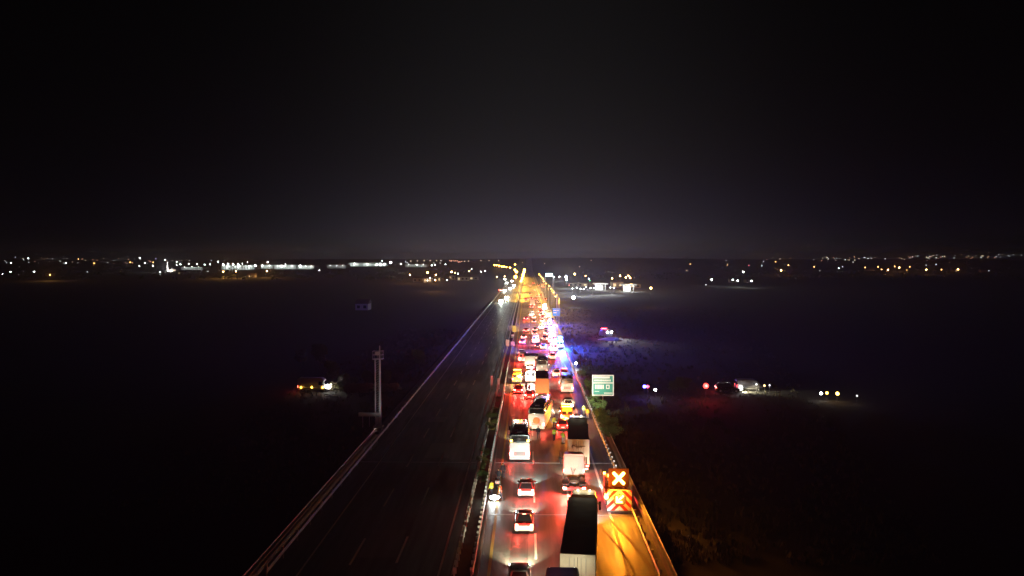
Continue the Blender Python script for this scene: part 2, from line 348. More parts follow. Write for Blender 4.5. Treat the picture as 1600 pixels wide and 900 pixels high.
def lorry(name, label, loc, rz, tarp, rearm, L=13.4, Htr=4.0, logo=False, cabp=None, side=None, group='heavy lorries in the traffic jam', hp=1., tp=1., fold=True, gap=.9, hc=(1, .88, .56)):
    root = thing(name, label, 'lorry', loc, rz, group); hw = 1.27
    part('load_bed', MB().box(-hw, hw, .02, L, 1.05, 1.25), CHAS, root)
    for s in (-1, 1):
        side_m = side or tarp
        part('side_curtain', MB().box(min(s * (hw - .04), s * hw), max(s * (hw - .04), s * hw), .12, L - .1, 1.25, Htr - .1), side_m, root)
        bb = MB()
        for k in range(int(L / .6)): bb.box(min(s * hw, s * (hw + .015)), max(s * hw, s * (hw + .015)), .4 + k * .6, .46 + k * .6, 1.2, Htr - .12)
        part('curtain_straps', bb, DARKP, root)
        part('rear_door', MB().box(min(s * .012, s * (hw - .07)), max(s * .012, s * (hw - .07)), -.02, .05, 1.1, Htr - .2), rearm, root, .012)
        part('corner_post', MB().box(min(s * (hw - .075), s * (hw + .005)), max(s * (hw - .075), s * (hw + .005)), -.03, .1, 1.0, Htr + .01), rearm, root)
        bars = MB()
        for xx in (.25, .6): bars.tube((s * xx, -.04, 1.12), (s * xx, -.04, Htr - .22), .018, 6)
        part('locking_bars', bars, STEEL, root)
        part('mud_flap', MB().box(min(s * .55, s * 1.15), max(s * .55, s * 1.15), .3, .33, .25, .95), RUB, root)
        part('side_guard', MB().box(min(s * 1.2, s * 1.24), max(s * 1.2, s * 1.24), 4.8, L - 4.2, .5, .95), STEEL, root)
    part('head_board', MB().box(-hw, hw, L - .1, L, 1.25, Htr - .05), rearm, root)
    # roof sheet with bows pressing up through it
    rb = MB(); nb = int(L / .6)
    vs = []; xs = [-hw + .02, -hw * .5, 0, hw * .5, hw - .02]
    for k in range(nb * 2 + 1):
        y = .1 + (L - .2) * k / (nb * 2)
        for x in xs: vs.append((x, y, Htr - .02 + (.03 if k % 2 == 0 else -.012) * (1 - abs(x) / hw * .6) + random.uniform(-.008, .008)))
    fs = [(k * 5 + i, k * 5 + i + 1, (k + 1) * 5 + i + 1, (k + 1) * 5 + i) for k in range(nb * 2) for i in range(4)]
    rb.add(vs, fs); part('roof', rb, tarp, root, 0, True)
    part('door_header', MB().box(-hw + .08, hw - .08, -.025, .12, Htr - .19, Htr + .012), rearm, root)
    part('roof_edge', MB().box(-hw - .01, -hw + .05, .12, L, Htr - .1, Htr + .02).box(hw - .05, hw + .01, .12, L, Htr - .1, Htr + .02), DARKP, root)
    part('underrun_bar', MB().box(-1.15, 1.15, -.02, .1, .42, .58), WHITE, root)
    part('number_plate', MB().box(-.26, .26, -.05, -.02, .62, .74), PLATE, root)
    if logo: logo_mark(root, -.06, 3.2, .85)
    y0 = L + gap
    part('chassis', MB().box(-.45, .45, .5, y0 + 1.6, .7, 1.03), CHAS, root)
    cab(root, y0, 2.35, 3.95, cabp or WHITE)
    for s in (-1, 1):
        part('roof_lamp', MB().ball((s * .55, y0 + 1.1, 4.0), .09, 8, 6), glow('roof_lamp_glass', (1, .85, .55), 8), root)
        lamp('POINT', (s * .55, y0 + 1.0, 4.45), (1, .85, .55), 30, root, name='roof_lamp_light')
    wheels(root, [(s * 1.03, y) for s in (-1, 1) for y in (2.0, 3.3, 4.6, y0 - 1.4, y0 + 1.45)], .5, .38)
    lights_for(root, y0 + 2.4, 1.05, .85, .8, True, True, .34, .14, hp=hp, tp=tp, hc=hc)
    return root
def tractor(name, label, loc, rz, paint):
    root = thing(name, label, 'lorry', loc, rz, 'heavy lorries in the traffic jam')
    part('chassis', MB().box(-.5, .5, 0, 6.2, .7, 1.0), CHAS, root)
    part('coupling_plate', MB().tube((0, 1.6, 1.0), (0, 1.6, 1.12), .5, 14), STEEL, root)
    cab(root, 3.9, 2.1, 3.5, paint)
    part('cab_back', MB().box(-1.12, 1.12, 3.84, 3.92, 1.1, 3.3), paint, root, .06)
    for s in (-1, 1):
        part('mudguard', MB().loft([(.6, .34, .95, 1.1), (1.2, .36, 1.08, 1.2), (2.0, .36, 1.08, 1.2), (2.6, .34, .95, 1.1)], .05), DARKP, root).location.x = s * .92
        part('fuel_tank', MB().tube((s * .85, 2.9, .75), (s * .85, 3.8, .75), .3, 12), STEEL, root)
        part('marker_light', MB().box(s * 1.14 - .06, s * 1.14 + .06, 3.72, 3.84, 1.5, 1.8), BRAKE, root)
    part('cross_member', MB().box(-1.15, 1.15, -.04, .08, .6, .9), DARKP, root)
    part('air_lines', MB().tube((-.3, 3.8, 2.0), (-.1, 2.9, 1.5), .03).tube((-.1, 2.9, 1.5), (.2, 3.8, 1.9), .03), REDP, root)
    wheels(root, [(s * 1.03, y) for s in (-1, 1) for y in (1.6, 5.2)], .5, .38)
    lights_for(root, 6.3, 1.05, .85, .8, True, True, .34, .2, tp=22.0, hp=.7)
    return root
def box_truck(name, label, loc, rz, boxm, cabm, L=7.2, group='heavy lorries in the traffic jam', H=3.7, hp=1., tp=1.):
    root = thing(name, label, 'truck', loc, rz, group); hw = 1.22
    part('cargo_box', MB().box(-hw, hw, 0, L, 1.05, H - .06), boxm, root, .03)
    part('roof', MB().box(-hw + .02, hw - .02, .02, L - .02, H - .06, H), TARP, root, .02)
    for s in (-1, 1):
        part('rear_door', MB().box(min(s * .015, s * (hw - .1)), max(s * .015, s * (hw - .1)), -.05, .0, 1.15, H - .2), boxm, root, .012)
    part('chassis', MB().box(-.45, .45, .2, L + 1.5, .65, 1.05), CHAS, root)
    cab(root, L + .25, 1.9, 3.0, cabm, False, 1.12)
    part('rear_bumper', MB().box(-1.1, 1.1, -.02, .1, .45, .6), DARKP, root)
    part('number_plate', MB().box(-.26, .26, -.05, -.02, .62, .74), PLATE, root)
    wheels(root, [(s * .98, y) for s in (-1, 1) for y in (1.8, L + 1.2)], .45, .3)
    lights_for(root, L + 2.2, 1.0, .82, .75, True, True, .3, .15, hp=hp, tp=tp)
    return root

# ------------------------------------------------------------------ people
def person(label, loc, rz, vest, legs=NAVY, pose=0, hat=None, group='people standing on the carriageway'):
    root = thing('person', label, 'person', loc, rz, group)
    V = []; E = []; Rd = []
    def j(p, r, par=None):
        V.append(p); Rd.append(r); i = len(V) - 1
        if par is not None: E.append((par, i))
        return i
    pel = j((0, 0, .95), .15); wa = j((0, 0, 1.1), .135, pel); ch = j((0, .01, 1.32), .16, wa); nk = j((0, 0, 1.49), .06, ch)
    hd = j((0, .01, 1.6), .09, nk); tp = j((0, .0, 1.68), .085, hd); nose = j((0, .1, 1.6), .02, hd)
    st = (.12, .05, .0)[pose % 3]
    for s in (-1, 1):
        hp = j((s * .1, 0, .88), .1, pel); kn = j((s * .12, s * st + .03, .5), .065, hp); an = j((s * .13, s * st * 1.6 - .02, .1), .045, kn)
        j((s * .14, s * st * 1.6 + .14, .045), .04, an)
        sh = j((s * .19, 0, 1.4), .065, ch)
        if pose == 1 and s == 1: el = (s * .3, .15, 1.2); wr = (s * .2, .38, 1.25)
        else: el = (s * .26, -.03, 1.13); wr = (s * .27, .1, .9)
        e = j(el, .047, sh); w = j(wr, .032, e)
        d = (Vector(wr) - Vector(el)).normalized(); pm = Vector(wr) + d * .07; p_ = j(tuple(pm), .034, w)
        for k, ln in enumerate((.075, .085, .08, .065)):
            off = Vector((0, (k - 1.5) * .022, 0)) if abs(d.z) > .5 else Vector(((k - 1.5) * .022, 0, 0))
            a = pm + off + d * .03; b = a + d * ln * .5; c2 = b + d * ln * .4 + Vector((-s * .02, 0, 0))
            f = j(tuple(a), .0095, p_); f = j(tuple(b), .009, f); j(tuple(c2), .008, f)
        t0 = Vector(wr) + d * .03 + Vector((0, .035, 0)); f = j(tuple(t0), .011, p_); j(tuple(t0 + d * .035 + Vector((0, .012, 0))), .01, f)
    me = bpy.data.meshes.new('body'); me.from_pydata(V, E, []); me.materials.append(SKIN)
    b = link('body', me, root); m = b.modifiers.new('skin', 'SKIN'); me.skin_vertices if False else None
    if not me.skin_vertices:
        bpy.context.view_layer.objects.active = b
    sv = me.skin_vertices
    if len(sv) == 0:
        a = me.attributes
    for lay in me.skin_vertices:
        for i, r in enumerate(Rd): lay.data[i].radius = (r, r); lay.data[i].use_root = (i == 0)
    sd = b.modifiers.new('smooth', 'SUBSURF'); sd.levels = 1; sd.render_levels = 1
    part('vest' if vest in (HIVIS, HIOR) else 'jacket', MB().loft([(-.145, .13, .9, 1.45, .15), (-.09, .21, .86, 1.5, .19), (.1, .21, .86, 1.5, .19), (.16, .13, .9, 1.45, .15)], .08), vest, root, 0, True)
    if vest in (HIVIS, HIOR):
        part('reflective_band', MB().loft([(-.155, .14, 1.05, 1.11), (-.09, .22, 1.05, 1.11), (.1, .22, 1.05, 1.11), (.17, .14, 1.05, 1.11)], .03), REFL, root)
    tr = MB(); slv = MB()
    for s in (-1, 1):
        k = (s * .12, s * st + .03, .5); a = (s * .13, s * st * 1.6 - .02, .1)
        tr.tube((s * .1, 0, .95), k, .115, 10, .085); tr.tube(k, a, .085, 10, .065)
        if pose == 1 and s == 1: el = (s * .3, .15, 1.2); wr = (s * .2, .38, 1.25)
        else: el = (s * .26, -.03, 1.13); wr = (s * .27, .1, .9)
        slv.tube((s * .18, 0, 1.43), el, .08, 8, .062); slv.tube(el, wr, .062, 8, .045)
        part('shoe', MB().box(s * .14 - .05, s * .14 + .05, s * st * 1.6 - .08, s * st * 1.6 + .2, 0, .09), RUB, root, .02)
        part('eye', MB().ball((s * .032, .088, 1.625), .011, 6, 4), RUB, root)
        part('ear', MB().ball((s * .088, .0, 1.6), .022, 6, 4, (.5, 1, 1.4)), SKIN, root)
    part('trousers', tr, legs, root, 0, True); part('sleeves', slv, legs if vest == HIOR else vest, root, 0, True)
    part('mouth', MB().box(-.025, .025, .085, .094, 1.555, 1.563), REDP, root)
    if hat: part('helmet', MB().ball((0, 0, 1.66), .125, 10, 6, (1, 1.1, .8)), hat, root, 0, True)
    else: part('hair', MB().ball((0, -.015, 1.655), .105, 10, 6, (1, 1.05, .85)), HAIR, root, 0, True)
    return root

# ------------------------------------------------------------------ ground and road
def ground_mat():
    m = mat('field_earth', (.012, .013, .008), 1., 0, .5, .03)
    return m
g = MB(); ys = [-60, 0, 150, 400, 800, 1200, 1450] + [1450 + 75 * k for k in range(1, 21)]; xs = [-3600 + 150 * k for k in range(49)]
vs = [(x, y, terrain(x, y)) for y in ys for x in xs]; nx = len(xs)
fs = [(j * nx + i, j * nx + i + 1, (j + 1) * nx + i + 1, (j + 1) * nx + i) for j in range(len(ys) - 1) for i in range(nx - 1)]
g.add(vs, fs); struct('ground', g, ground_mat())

def asphalt(name, col):
    m = bpy.data.materials.new(name); m.use_nodes = True; nt = m.node_tree; N, L = nt.nodes, nt.links
    b = N['Principled BSDF']; t = N.new('ShaderNodeTexCoord')
    def noise(sc, scale, det=6):
        mp = N.new('ShaderNodeMapping'); mp.inputs['Scale'].default_value = sc; L.new(t.outputs['Object'], mp.inputs[0])
        n = N.new('ShaderNodeTexNoise'); n.inputs['Scale'].default_value = scale; n.inputs['Detail'].default_value = det; L.new(mp.outputs[0], n.inputs[0]); return n.outputs['Fac']
    a = noise((1, .12, 1), .9); f = noise((1, 1, 1), 14, 8); pa = noise((.9, .05, 1), 2.2, 2)
    v = N.new('ShaderNodeTexVoronoi'); v.inputs['Scale'].default_value = .11; v.voronoi_dimensions = '2D'; L.new(t.outputs['Object'], v.inputs[0])
    mx = N.new('ShaderNodeMix'); mx.data_type = 'RGBA'
    mx.inputs[6].default_value = (*[c * .55 for c in col], 1); mx.inputs[7].default_value = (*[c * 1.5 for c in col], 1)
    s1 = N.new('ShaderNodeMath'); s1.operation = 'MULTIPLY_ADD'; L.new(a, s1.inputs[0]); s1.inputs[1].default_value = .5; 
    s0 = N.new('ShaderNodeMath'); s0.operation = 'MULTIPLY'; L.new(f, s0.inputs[0]); s0.inputs[1].default_value = .6; L.new(s0.outputs[0], s1.inputs[2])
    L.new(s1.outputs[0], mx.inputs[0]); L.new(mx.outputs[2], b.inputs['Base Color'])
    mr = N.new('ShaderNodeMapRange'); mr.inputs[1].default_value = .3; mr.inputs[2].default_value = .7; mr.inputs[3].default_value = .40; mr.inputs[4].default_value = .68
    L.new(pa, mr.inputs[0]); L.new(mr.outputs[0], b.inputs['Roughness'])
    bp = N.new('ShaderNodeBump'); bp.inputs['Strength'].default_value = .6; bp.inputs['Distance'].default_value = .03; L.new(f, bp.inputs['Height']); L.new(bp.outputs[0], b.inputs['Normal'])
    b.inputs['Specular IOR Level'].default_value = .6
    return m
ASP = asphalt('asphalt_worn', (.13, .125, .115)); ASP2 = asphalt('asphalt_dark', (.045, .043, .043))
def strip(x0, x1, y0, y1, z, n=60, curve=True):
    m = MB(); vs = []
    for k in range(n + 1):
        t = k / n; y = y0 + (y1 - y0) * t ** 1.5
        for x in (x0, x1):
            xx = x; vs.append((xx, y, terrain(xx, y) + z))
    return m.add(vs, [(2 * k, 2 * k + 1, 2 * k + 3, 2 * k + 2) for k in range(n)])
XL = (-18.5, -14.75, -10.95, -7.15); XR = (-3.1, .75, 4.4, 8.25)
# raised carriageways: slabs with real edges
def slab(x0, x1, name, m):
    b = strip(x0, x1, 20, 2300, .10)
    n = len(b.v) // 2
    b2 = MB().add(b.v, b.f)
    o = len(b2.v); lowv = [(x + (-.6 if i % 2 == 0 else .6), y, z - .12) for i, (x, y, z) in enumerate(b.v)]
    b2.v += lowv
    for k in range(n - 1):
        b2.f.append((2 * k, 2 * k + 2, o + 2 * k + 2, o + 2 * k)); b2.f.append((2 * k + 1, o + 2 * k + 1, o + 2 * k + 3, 2 * k + 3))
    return struct(name, b2, m)
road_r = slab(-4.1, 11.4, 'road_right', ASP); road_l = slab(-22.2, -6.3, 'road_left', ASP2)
ZR = .10
def marking(name, mb, m, parent): o = part(name, mb, m, parent); return o
for x in (XR[0], XR[3]): marking('edge_line', strip(x - .13, x + .13, 20, 1500, ZR + .005), WLINE if x > 0 else YLINE, road_r)
for x in (XL[0], XL[3]): marking('edge_line', strip(x - .09, x + .09, 20, 1500, ZR + .005), WLINE, road_l)
dm = MB().box(-.1, .1, 0, 6, .002, .006).mesh('lane_dash', WLINE)
for road, lx, y0, ph in ((road_r, XR[1], 62.5, 0), (road_r, XR[2], 62.5, 0), (road_l, XL[1], 61.0, 0), (road_l, XL[2], 61.5, 0)):
    for k in range(18):
        link('lane_dash', dm, road, (lx, y0 + 14.8 * k, ZR + .004))
    far = MB()
    for k in range(18, 90): far.box(lx - .075, lx + .075, y0 + 14.8 * k, y0 + 14.8 * k + 6, ZR + .004, ZR + .008)
    o = marking('far_lane_dashes', far, WLINE, road); o['kind'] = 'stuff'
# tyre tracks and sweeping marks on the shoulder
trk = MB()
for off in (0, 1.9):
    vs = []
    for k in range(25):
        t = k / 24; y = 56 + 17 * t; x = 10.1 - off * .8 - 1.9 * math.sin(t * 1.5) * t + .3 * math.sin(t * 4)
        vs += [(x - .12, y, ZR + .006), (x + .12, y, ZR + .006)]
    trk.add(vs, [(2 * k, 2 * k + 1, 2 * k + 3, 2 * k + 2) for k in range(24)])
marking('tyre_mark', trk, mat('pale_dust', (.24, .2, .16), .9), road_r)
rp = random.Random(9)
for k in range(16):
    rt = k % 2 == 0; x = rp.uniform(-2.6, 7) if rt else rp.uniform(-18, -9); y = rp.uniform(60, 200); w_ = rp.uniform(.7, 1.8); l_ = rp.uniform(3, 14)
    pts = [(x - w_ + rp.uniform(-.1, .1), y), (x + w_ + rp.uniform(-.1, .1), y + .1), (x + w_ + rp.uniform(-.1, .1), y + l_), (x - w_ + rp.uniform(-.1, .1), y + l_ - .1)]
    part('asphalt_patch', MB().add([(a, b, ZR + .0022) for a, b in pts], [(0, 1, 2, 3)]), asphalt('asphalt_patch_%d' % (k % 3), [(.05, .05, .05), (.17, .165, .15), (.09, .085, .08)][k % 3]) if k < 3 else bpy.data.materials['asphalt_patch_%d' % (k % 3)], road_r if rt else road_l)
# shoulder line at the verge, median soil
struct('median_ground', strip(-6.35, -4.05, 20, 2300, .05), mat('median_soil', (.05, .042, .03), 1., 0, .4, 1.5, .5))
def kerb(x, parent):
    mesh = MB().box(x - .09, x + .09, 20, 1450, 0.02, .2)
    return part('kerb', mesh, CONC, parent, 0)
kerb(-4.05, road_r)
def joint(y, parent, x0, x1):
    return part('bridge_joint', MB().box(x0, x1, y, y + .22, ZR + .004, ZR + .02), STEEL, parent)
joint(92.5, road_r, -4.0, 10.6); joint(73.5, road_r, -4.0, 10.6); joint(92.5, road_l, -21, -6.4)

# guard rails
post_mesh = {}
def guard_rail(label, x, y0, y1, side, near, pitch=1.333, bright=False, n_near=60):
    root = thing('guard_rail', label, 'guard rail', (x, y0, 0), 0, 'steel guard rails along the motorway')
    prof = [(0, .50), (.045, .54), (.045, .60), (0, .64), (0, .68), (.045, .72), (.045, .78), (0, .82)]
    vs = []; L = y1 - y0
    for k in range(2):
        for px, pz in prof: vs.append((side * px, L * k, pz + ZR))
        for px, pz in reversed(prof): vs.append((side * px - .01 * side, L * k, pz + ZR))
    n = len(prof) * 2; fs = [(k, (k + 1) % n, n + (k + 1) % n, n + k) for k in range(n)]
    part('rail', MB().add(vs, fs), STEEL, root)
    pm = WHITE if bright else STEEL
    key = (bright, side)
    if key not in post_mesh:
        post_mesh[key] = MB().box(-.06 - side * .12, .06 - side * .12, -.05, .05, 0, .80 + ZR).box(-.10 - side * .12, .10 - side * .12, -.07, .07, .72 + ZR, 1.02 + ZR).mesh('post', pm)
    far = MB(); k = 0; y = 0.
    cnt = int(L / pitch)
    for k in range(cnt):
        y = .3 + k * pitch
        if k < n_near: link('post', post_mesh[key], root, (0, y, 0))
        elif y < 700: far.box(-.06 - side * .12, .06 - side * .12, y - .05, y + .05, 0, .86 + ZR)
    if far.v: o = part('far_posts', far, pm, root); o['kind'] = 'stuff'
    return root
guard_rail('steel guard rail with pale posts on the median edge of the busy carriageway', -4.3, 58, 1400, 1, True, 1.333, True, 90)
guard_rail('steel guard rail on the median edge of the empty dark carriageway', -5.9, 58, 1400, -1, True, 1.333, True, 60)
guard_rail('steel guard rail beyond the hard shoulder of the busy carriageway, next to the green sign', 10.4, 58, 1400, -1, True, 2.0, False, 60)
guard_rail('long steel guard rail on the far side of the empty dark carriageway', -20.65, 58, 1400, 1, True, 4.0, False, 40)
def parapet(label, x, y0, y1):
    root = thing('bridge_parapet', label, 'parapet', (x, y0, 0))
    n = int((y1 - y0) / 6)
    me = MB().box(-.13, .13, .015, 5.985, 0, .85).mesh('wall_panel', CONC); cp = MB().box(-.17, .17, .01, 5.99, .85, .98).mesh('coping', CONC)
    for k in range(n): link('wall_panel', me, root, (0, k * 6, 0)); link('coping', cp, root, (0, k * 6, .001))
    rl = MB().tube((0, 0, 1.25), (0, y1 - y0, 1.25), .05, 8)
    part('handrail', rl, STEEL, root)
parapet('pale concrete bridge parapet outside the guard rail beside the amber cross truck', 11.5, 46, 106)
parapet('faint concrete bridge parapet on the far side of the dark carriageway', -21.75, 46, 106)

# ------------------------------------------------------------------ vegetation
def leaf_cloud(n, rx, ry, rz, cz, leaf=.12, lumps=7, seed=0, spread=.75):
    rnd = random.Random(seed); m = MB(); cs = []
    for k in range(lumps):
        cs.append((rnd.uniform(-rx, rx) * spread, rnd.uniform(-ry, ry) * spread, cz + rnd.uniform(-rz, rz) * spread, rnd.uniform(.35, .62)))
    for i in range(n):
        c = rnd.choice(cs); d = Vector((rnd.gauss(0, 1), rnd.gauss(0, 1), rnd.gauss(0, 1))).normalized() * rnd.uniform(.55, 1.05)
        p = Vector((c[0] + d.x * rx * c[3], c[1] + d.y * ry * c[3], max(.05, c[2] + d.z * rz * c[3])))
        u = Vector((rnd.gauss(0, 1), rnd.gauss(0, 1), rnd.gauss(0, .6))).normalized(); w = u.orthogonal().normalized(); s = leaf * rnd.uniform(.6, 1.4)
        m.add([p - u * s, p + w * s * .45, p + u * s, p - w * s * .45], [(0, 1, 2, 3)])
    return m
bush_proto = []
for k in range(4):
    fo = leaf_cloud(1500, .95, .95, .85, .95, .085, 13, k, .9).mesh('foliage', LEAF)
    st = MB()
    for q in range(5): st.tube((0, 0, 0), (random.uniform(-.5, .5), random.uniform(-.5, .5), random.uniform(.8, 1.3)), .035, 5, .012)
    bush_proto.append((fo, st.mesh('stem', TWIG)))
def bush(label, loc, s, k, group):
    o = thing('bush', label, 'bush', loc, random.uniform(0, 6), group); o.scale = (s, s, s)
    link('foliage', bush_proto[k % 4][0], o); link('stem', bush_proto[k % 4][1], o)
GB = 'bushes on the verge below the green sign'
for i, (px, py, s, lb) in enumerate([(903, 592, 1.2, 'small dim bush just behind the guard rail, farthest up the verge from the sign'),
        (921, 613, 1.7, 'green bush left of the green road sign board'), (915, 628, 1.3, 'grey leafy shrub left of the green sign post'),
        (931, 645, 1.6, 'low straggly bush at the foot of the green sign post'), (934, 662, 1.5, 'pale green bush just below the sign post foot'),
        (941, 676, 1.7, 'brightest green bush on the verge beside the guard rail'), (948, 690, 1.5, 'nearest green bush, just above the end of the bridge parapet'),
        (950, 668, 1.2, 'dim outer bush on the verge, farthest from the guard rail')]):
    p = at(px, py); bush(lb, (max(p[0], 11.7), p[1], 0), s * .82, i, GB)
GM = 'shrubs in the median between the two guard rails'
for i, (py, s, lb) in enumerate([(760, .75, 'dark shrub in the median beside the orange vest man'), (735, .8, 'ragged shrub in the median behind the roadside people'), (718, .7, 'low shrub in the median level with the white coach rear'),
        (676, .85, 'bright yellow green shrub in the median, nearest of the lit pair'), (664, .9, 'yellow green shrub in the median, farther of the lit pair'), (652, .7, 'small shrub in the median just past the lit pair'), (630, .6, 'dim red tinted shrub in the median beside the red cars')]):
    Y = 29835 / (py - 405); bush(lb, (-5.3, Y, .05), s, i, GM)
tree_proto = []
for k in range(3):
    cr = leaf_cloud(2600, 3.2, 3.2, 3.4, 6.2, .38, 13, 20 + k).mesh('crown', mat('tree_leaf', (.05, .07, .03), .7, 0, .5, .3))
    st = MB().tube((0, 0, 0), (0, 0, 4.5), .26, 8, .16)
    for q in range(7):
        a = q * .9; st.tube((0, 0, 2.5 + q * .3), (math.cos(a) * 1.9, math.sin(a) * 1.9, 5.2 + q * .35), .1, 6, .03)
    tree_proto.append((cr, st.mesh('trunk', TWIG)))
def tree(label, loc, s, k, group):
    o = thing('tree', label, 'tree', loc, random.uniform(0, 6), group); o.scale = (s, s, s * random.uniform(.9, 1.15))
    link('crown', tree_proto[k % 3][0], o); link('trunk', tree_proto[k % 3][1], o)
for i, (px, py, s, lb) in enumerate([(537, 612, .75, 'dim tree caught in the van headlights, left of the camera mast'), (552, 609, .5, 'small roadside tree beside the lit hedge left of the mast'),
        (573, 606, .6, 'tree in the headlight beam just left of the camera mast'), (604, 606, .7, 'tree in the headlight beam just right of the camera mast'),
        (520, 596, .9, 'dark tree in the field ahead of the lone van'), (500, 575, 1.0, 'taller dark tree in the left field'), (470, 572, .9, 'leftmost dark tree in the left field'), (655, 575, .9, 'dark tree close to the empty carriageway')]):
    tree(lb, at(px, py), s * .5, i, 'trees in the dark field left of the motorway')
for i, (px, py, s, lb) in enumerate([(1062, 612, .7, 'red lit tree left of the red beacon'), (1073, 610, .6, 'thin red lit tree nearest the red beacon'), (1051, 613, .6, 'leftmost of the red lit trees by the beacon')]):
    tree(lb, at(px, py), s * .4, i, 'trees lit by the red beacon')

# ------------------------------------------------------------------ the jam
def P(px, py, z=0): p = at(px, py, z); return (p[0], p[1], ZR)
GC = 'cars queueing on the lit carriageway'
car('silver_car', 'silver hatchback with dark roof cut off by the bottom edge, left of the black minibus', (-.6, 56.0, ZR), 0, SILV, 'hatch', hp=2)
r0 = coach('black_coach', 'dark rounded coach front cut off by the bottom edge behind the curtain lorry', (2.45, 41.9, ZR), 0, BLACKP, 10.2, 2.4, 4.02, 2.45, markers=False, rail=False, ac=False, hp=2.5, roofm=mat('matt_black_roof', (.01, .01, .01), .85, spec=.1))
for s_ in (-1, 1):
    part('roof_marker', MB().ball((s_ * .85, 9.9, 3.75), .06, 8, 6), MATS['white_lamp'], r0)
    lamp('POINT', (s_ * .8 + .5, 10.35, 3.45), (1, .9, .62), 55, r0, name='marker_light')  # lamp added ahead of the coach to light the lorry's rear doors
car('white_car', 'car painted as red lit with headlit white lower rear and a glowing third brake light', P(819, 836), 0, mat('red_glow_paint', (.22, .03, .03), .3, 0, .1, coat=.5), 'sedan', third=True, group=GC, lower=WHITE, hc=(.95, 1, .8), hp=1.3, tp=1.5)  # red lamp glow put into the paint, headlit lower rear painted white
car('white_car', 'hatchback painted as red lit with headlit white lower rear right behind the white coach', P(822, 780), R(-1), MATS['red_glow_paint'], 'hatch', group=GC, lower=WHITE, hc=(.75, 1, .9), hp=1.5, tp=1.5)  # same painted red glow and white headlit rear
lorry('curtain_lorry', 'long lorry with dark brown tarpaulin roof and cream rear doors at the bottom edge', (3.66, 53.6, ZR), R(-6.0), TARP, CREAM, 13.2, 4.0, cabp=mat('cream_cab', (.6, .55, .42), .45), hp=1.3, tp=.8, hc=(.8, 1, .92))
tractor('tractor_unit', 'white tractor unit without trailer right behind the logo lorry', (5.05, 79.6, ZR), R(-2.5), WHITE)
lorry('box_lorry', 'dark roofed lorry with a dark script logo on its cream rear doors', (6.1, 88.3, ZR), R(-3), TARP, CREAM, 11.6, 4.0, logo=True, hp=.7)
coach('white_coach', 'white coach with dark roof and two amber lamps in the left lane', (-.95, 92.9, ZR), 0, WHITE, 9.5, 2.55, 3.5, 2.45, hp=1.0)
coach('slanted_coach', 'white coach standing aslant in the middle lane with an orange rear panel', (1.35, 110.0, ZR), R(-7.6), WHITE, 11.6, 2.5, 3.5, 2.5, disc=mat('orange_disc', (.8, .2, .02), .5), markers=False)
box_truck('orange_truck', 'orange box truck with dark roof ahead of the slanted coach', (2.75, 135.5, ZR), 0, ORBOX, ORBOX, 9.5, H=3.8)
coach('dark_coach', 'dark violet roofed coach ahead of the orange truck', (3.2, 163, ZR), R(-3), GREYP, 11.5, 2.5, 3.5, 2.3, markers=False)
coach('white_midibus', 'white midibus with pink lit window band in the right lane', (7.55, 141, ZR), R(-.5), WHITE, 8.6, 2.35, 2.9, 1.9, markers=False, ac=False, roofm=mat('maroon_roof', (.1, .02, .03), .4))
car('estate_car', 'white estate car under orange light right behind the midibus', P(888, 642), R(-1), WHITE, 'suv', group=GC)
r = van('recovery_van', 'orange service van with amber light bars beside the dark roofed lorry', P(886, 661), R(-1), ORANGEP, 5.2, 2.0, 2.1, group='vans and minibuses in the jam')
for yy, zz in ((1.2, 2.12), (3.2, 2.12)): lightbar(r, yy, zz, .8, [AMB] * 4)
lamp('POINT', (0, -.5, 2.6), (1, .3, .02), 2200, r, name='amber_glow')
part('added_sign_lamp', MB().box(.75, .95, 2.2, 2.5, 2.12, 2.35), WHL, r, .02)  # lamp added to light the green sign and the bushes
sign_fill = lamp('SPOT', (1.1, 2.3, 2.35), (1, .98, .85), 5500, r, None, .1, 85, .6, 'scene_light')  # added spot aimed at the green sign
sign_fill.rotation_euler = Vector((5.0, 7.0, 2.2)).to_track_quat('-Z', 'Y').to_euler()
car('red_car', 'dark red car half hidden left of the dark roofed lorry', (5.25, 110, ZR), 0, REDP, 'hatch', group=GC, tp=2)
car('red_car', 'red car in the left lane behind the amber van', P(810, 617), 0, REDP, 'sedan', group=GC, tp=9)
car('small_red_car', 'small red car with bright rear lamps beside the left lane red car', (.35, 134.5, ZR), R(-3), REDP, 'hatch', group=GC, tp=7)
r = van('amber_van', 'yellow road service van with amber beacons in the left lane', P(808, 601), 0, mat('yellow_paint', (.75, .4, .02), .4), 5.2, 2.0, 2.3, group='vans and minibuses in the jam', beacon=[AMB] * 4)
lamp('POINT', (0, -.6, 2.4), (1, .32, .02), 800, r, name='amber_glow')
r = van('ambulance', 'white ambulance lit brilliantly white in the left of the jam', P(829, 600), 0, WHITE, 5.8, 2.1, 2.6, group='emergency vehicles in the jam', beacon=[WHL, REDL, WHL, REDL], cat='ambulance', hp=1, stripe=REDP)
lamp('POINT', (0, -1.2, 2.3), (1, .85, .75), 2200, r, name='scene_light')
van('white_van', 'white van with red lamps, left of two white vans past the ambulance', P(817, 568), 0, WHITE, 5.4, 2.1, 2.5, group='vans and minibuses in the jam', tp=9)
box_truck('white_truck', 'white box truck right of the red lamped van', P(828, 577), 0, WHITE, WHITE, 5.2, H=3.0, group='vans and minibuses in the jam')
car('blue_car', 'blue tinted car just behind the white box truck', P(834, 587), 0, BLUEP, 'sedan', group=GC)
car('white_suv', 'white car beside the dark coach, nearer of two on its right', (6.3, 160, ZR), 0, WHITE, 'suv', group=GC, hp=1.5)
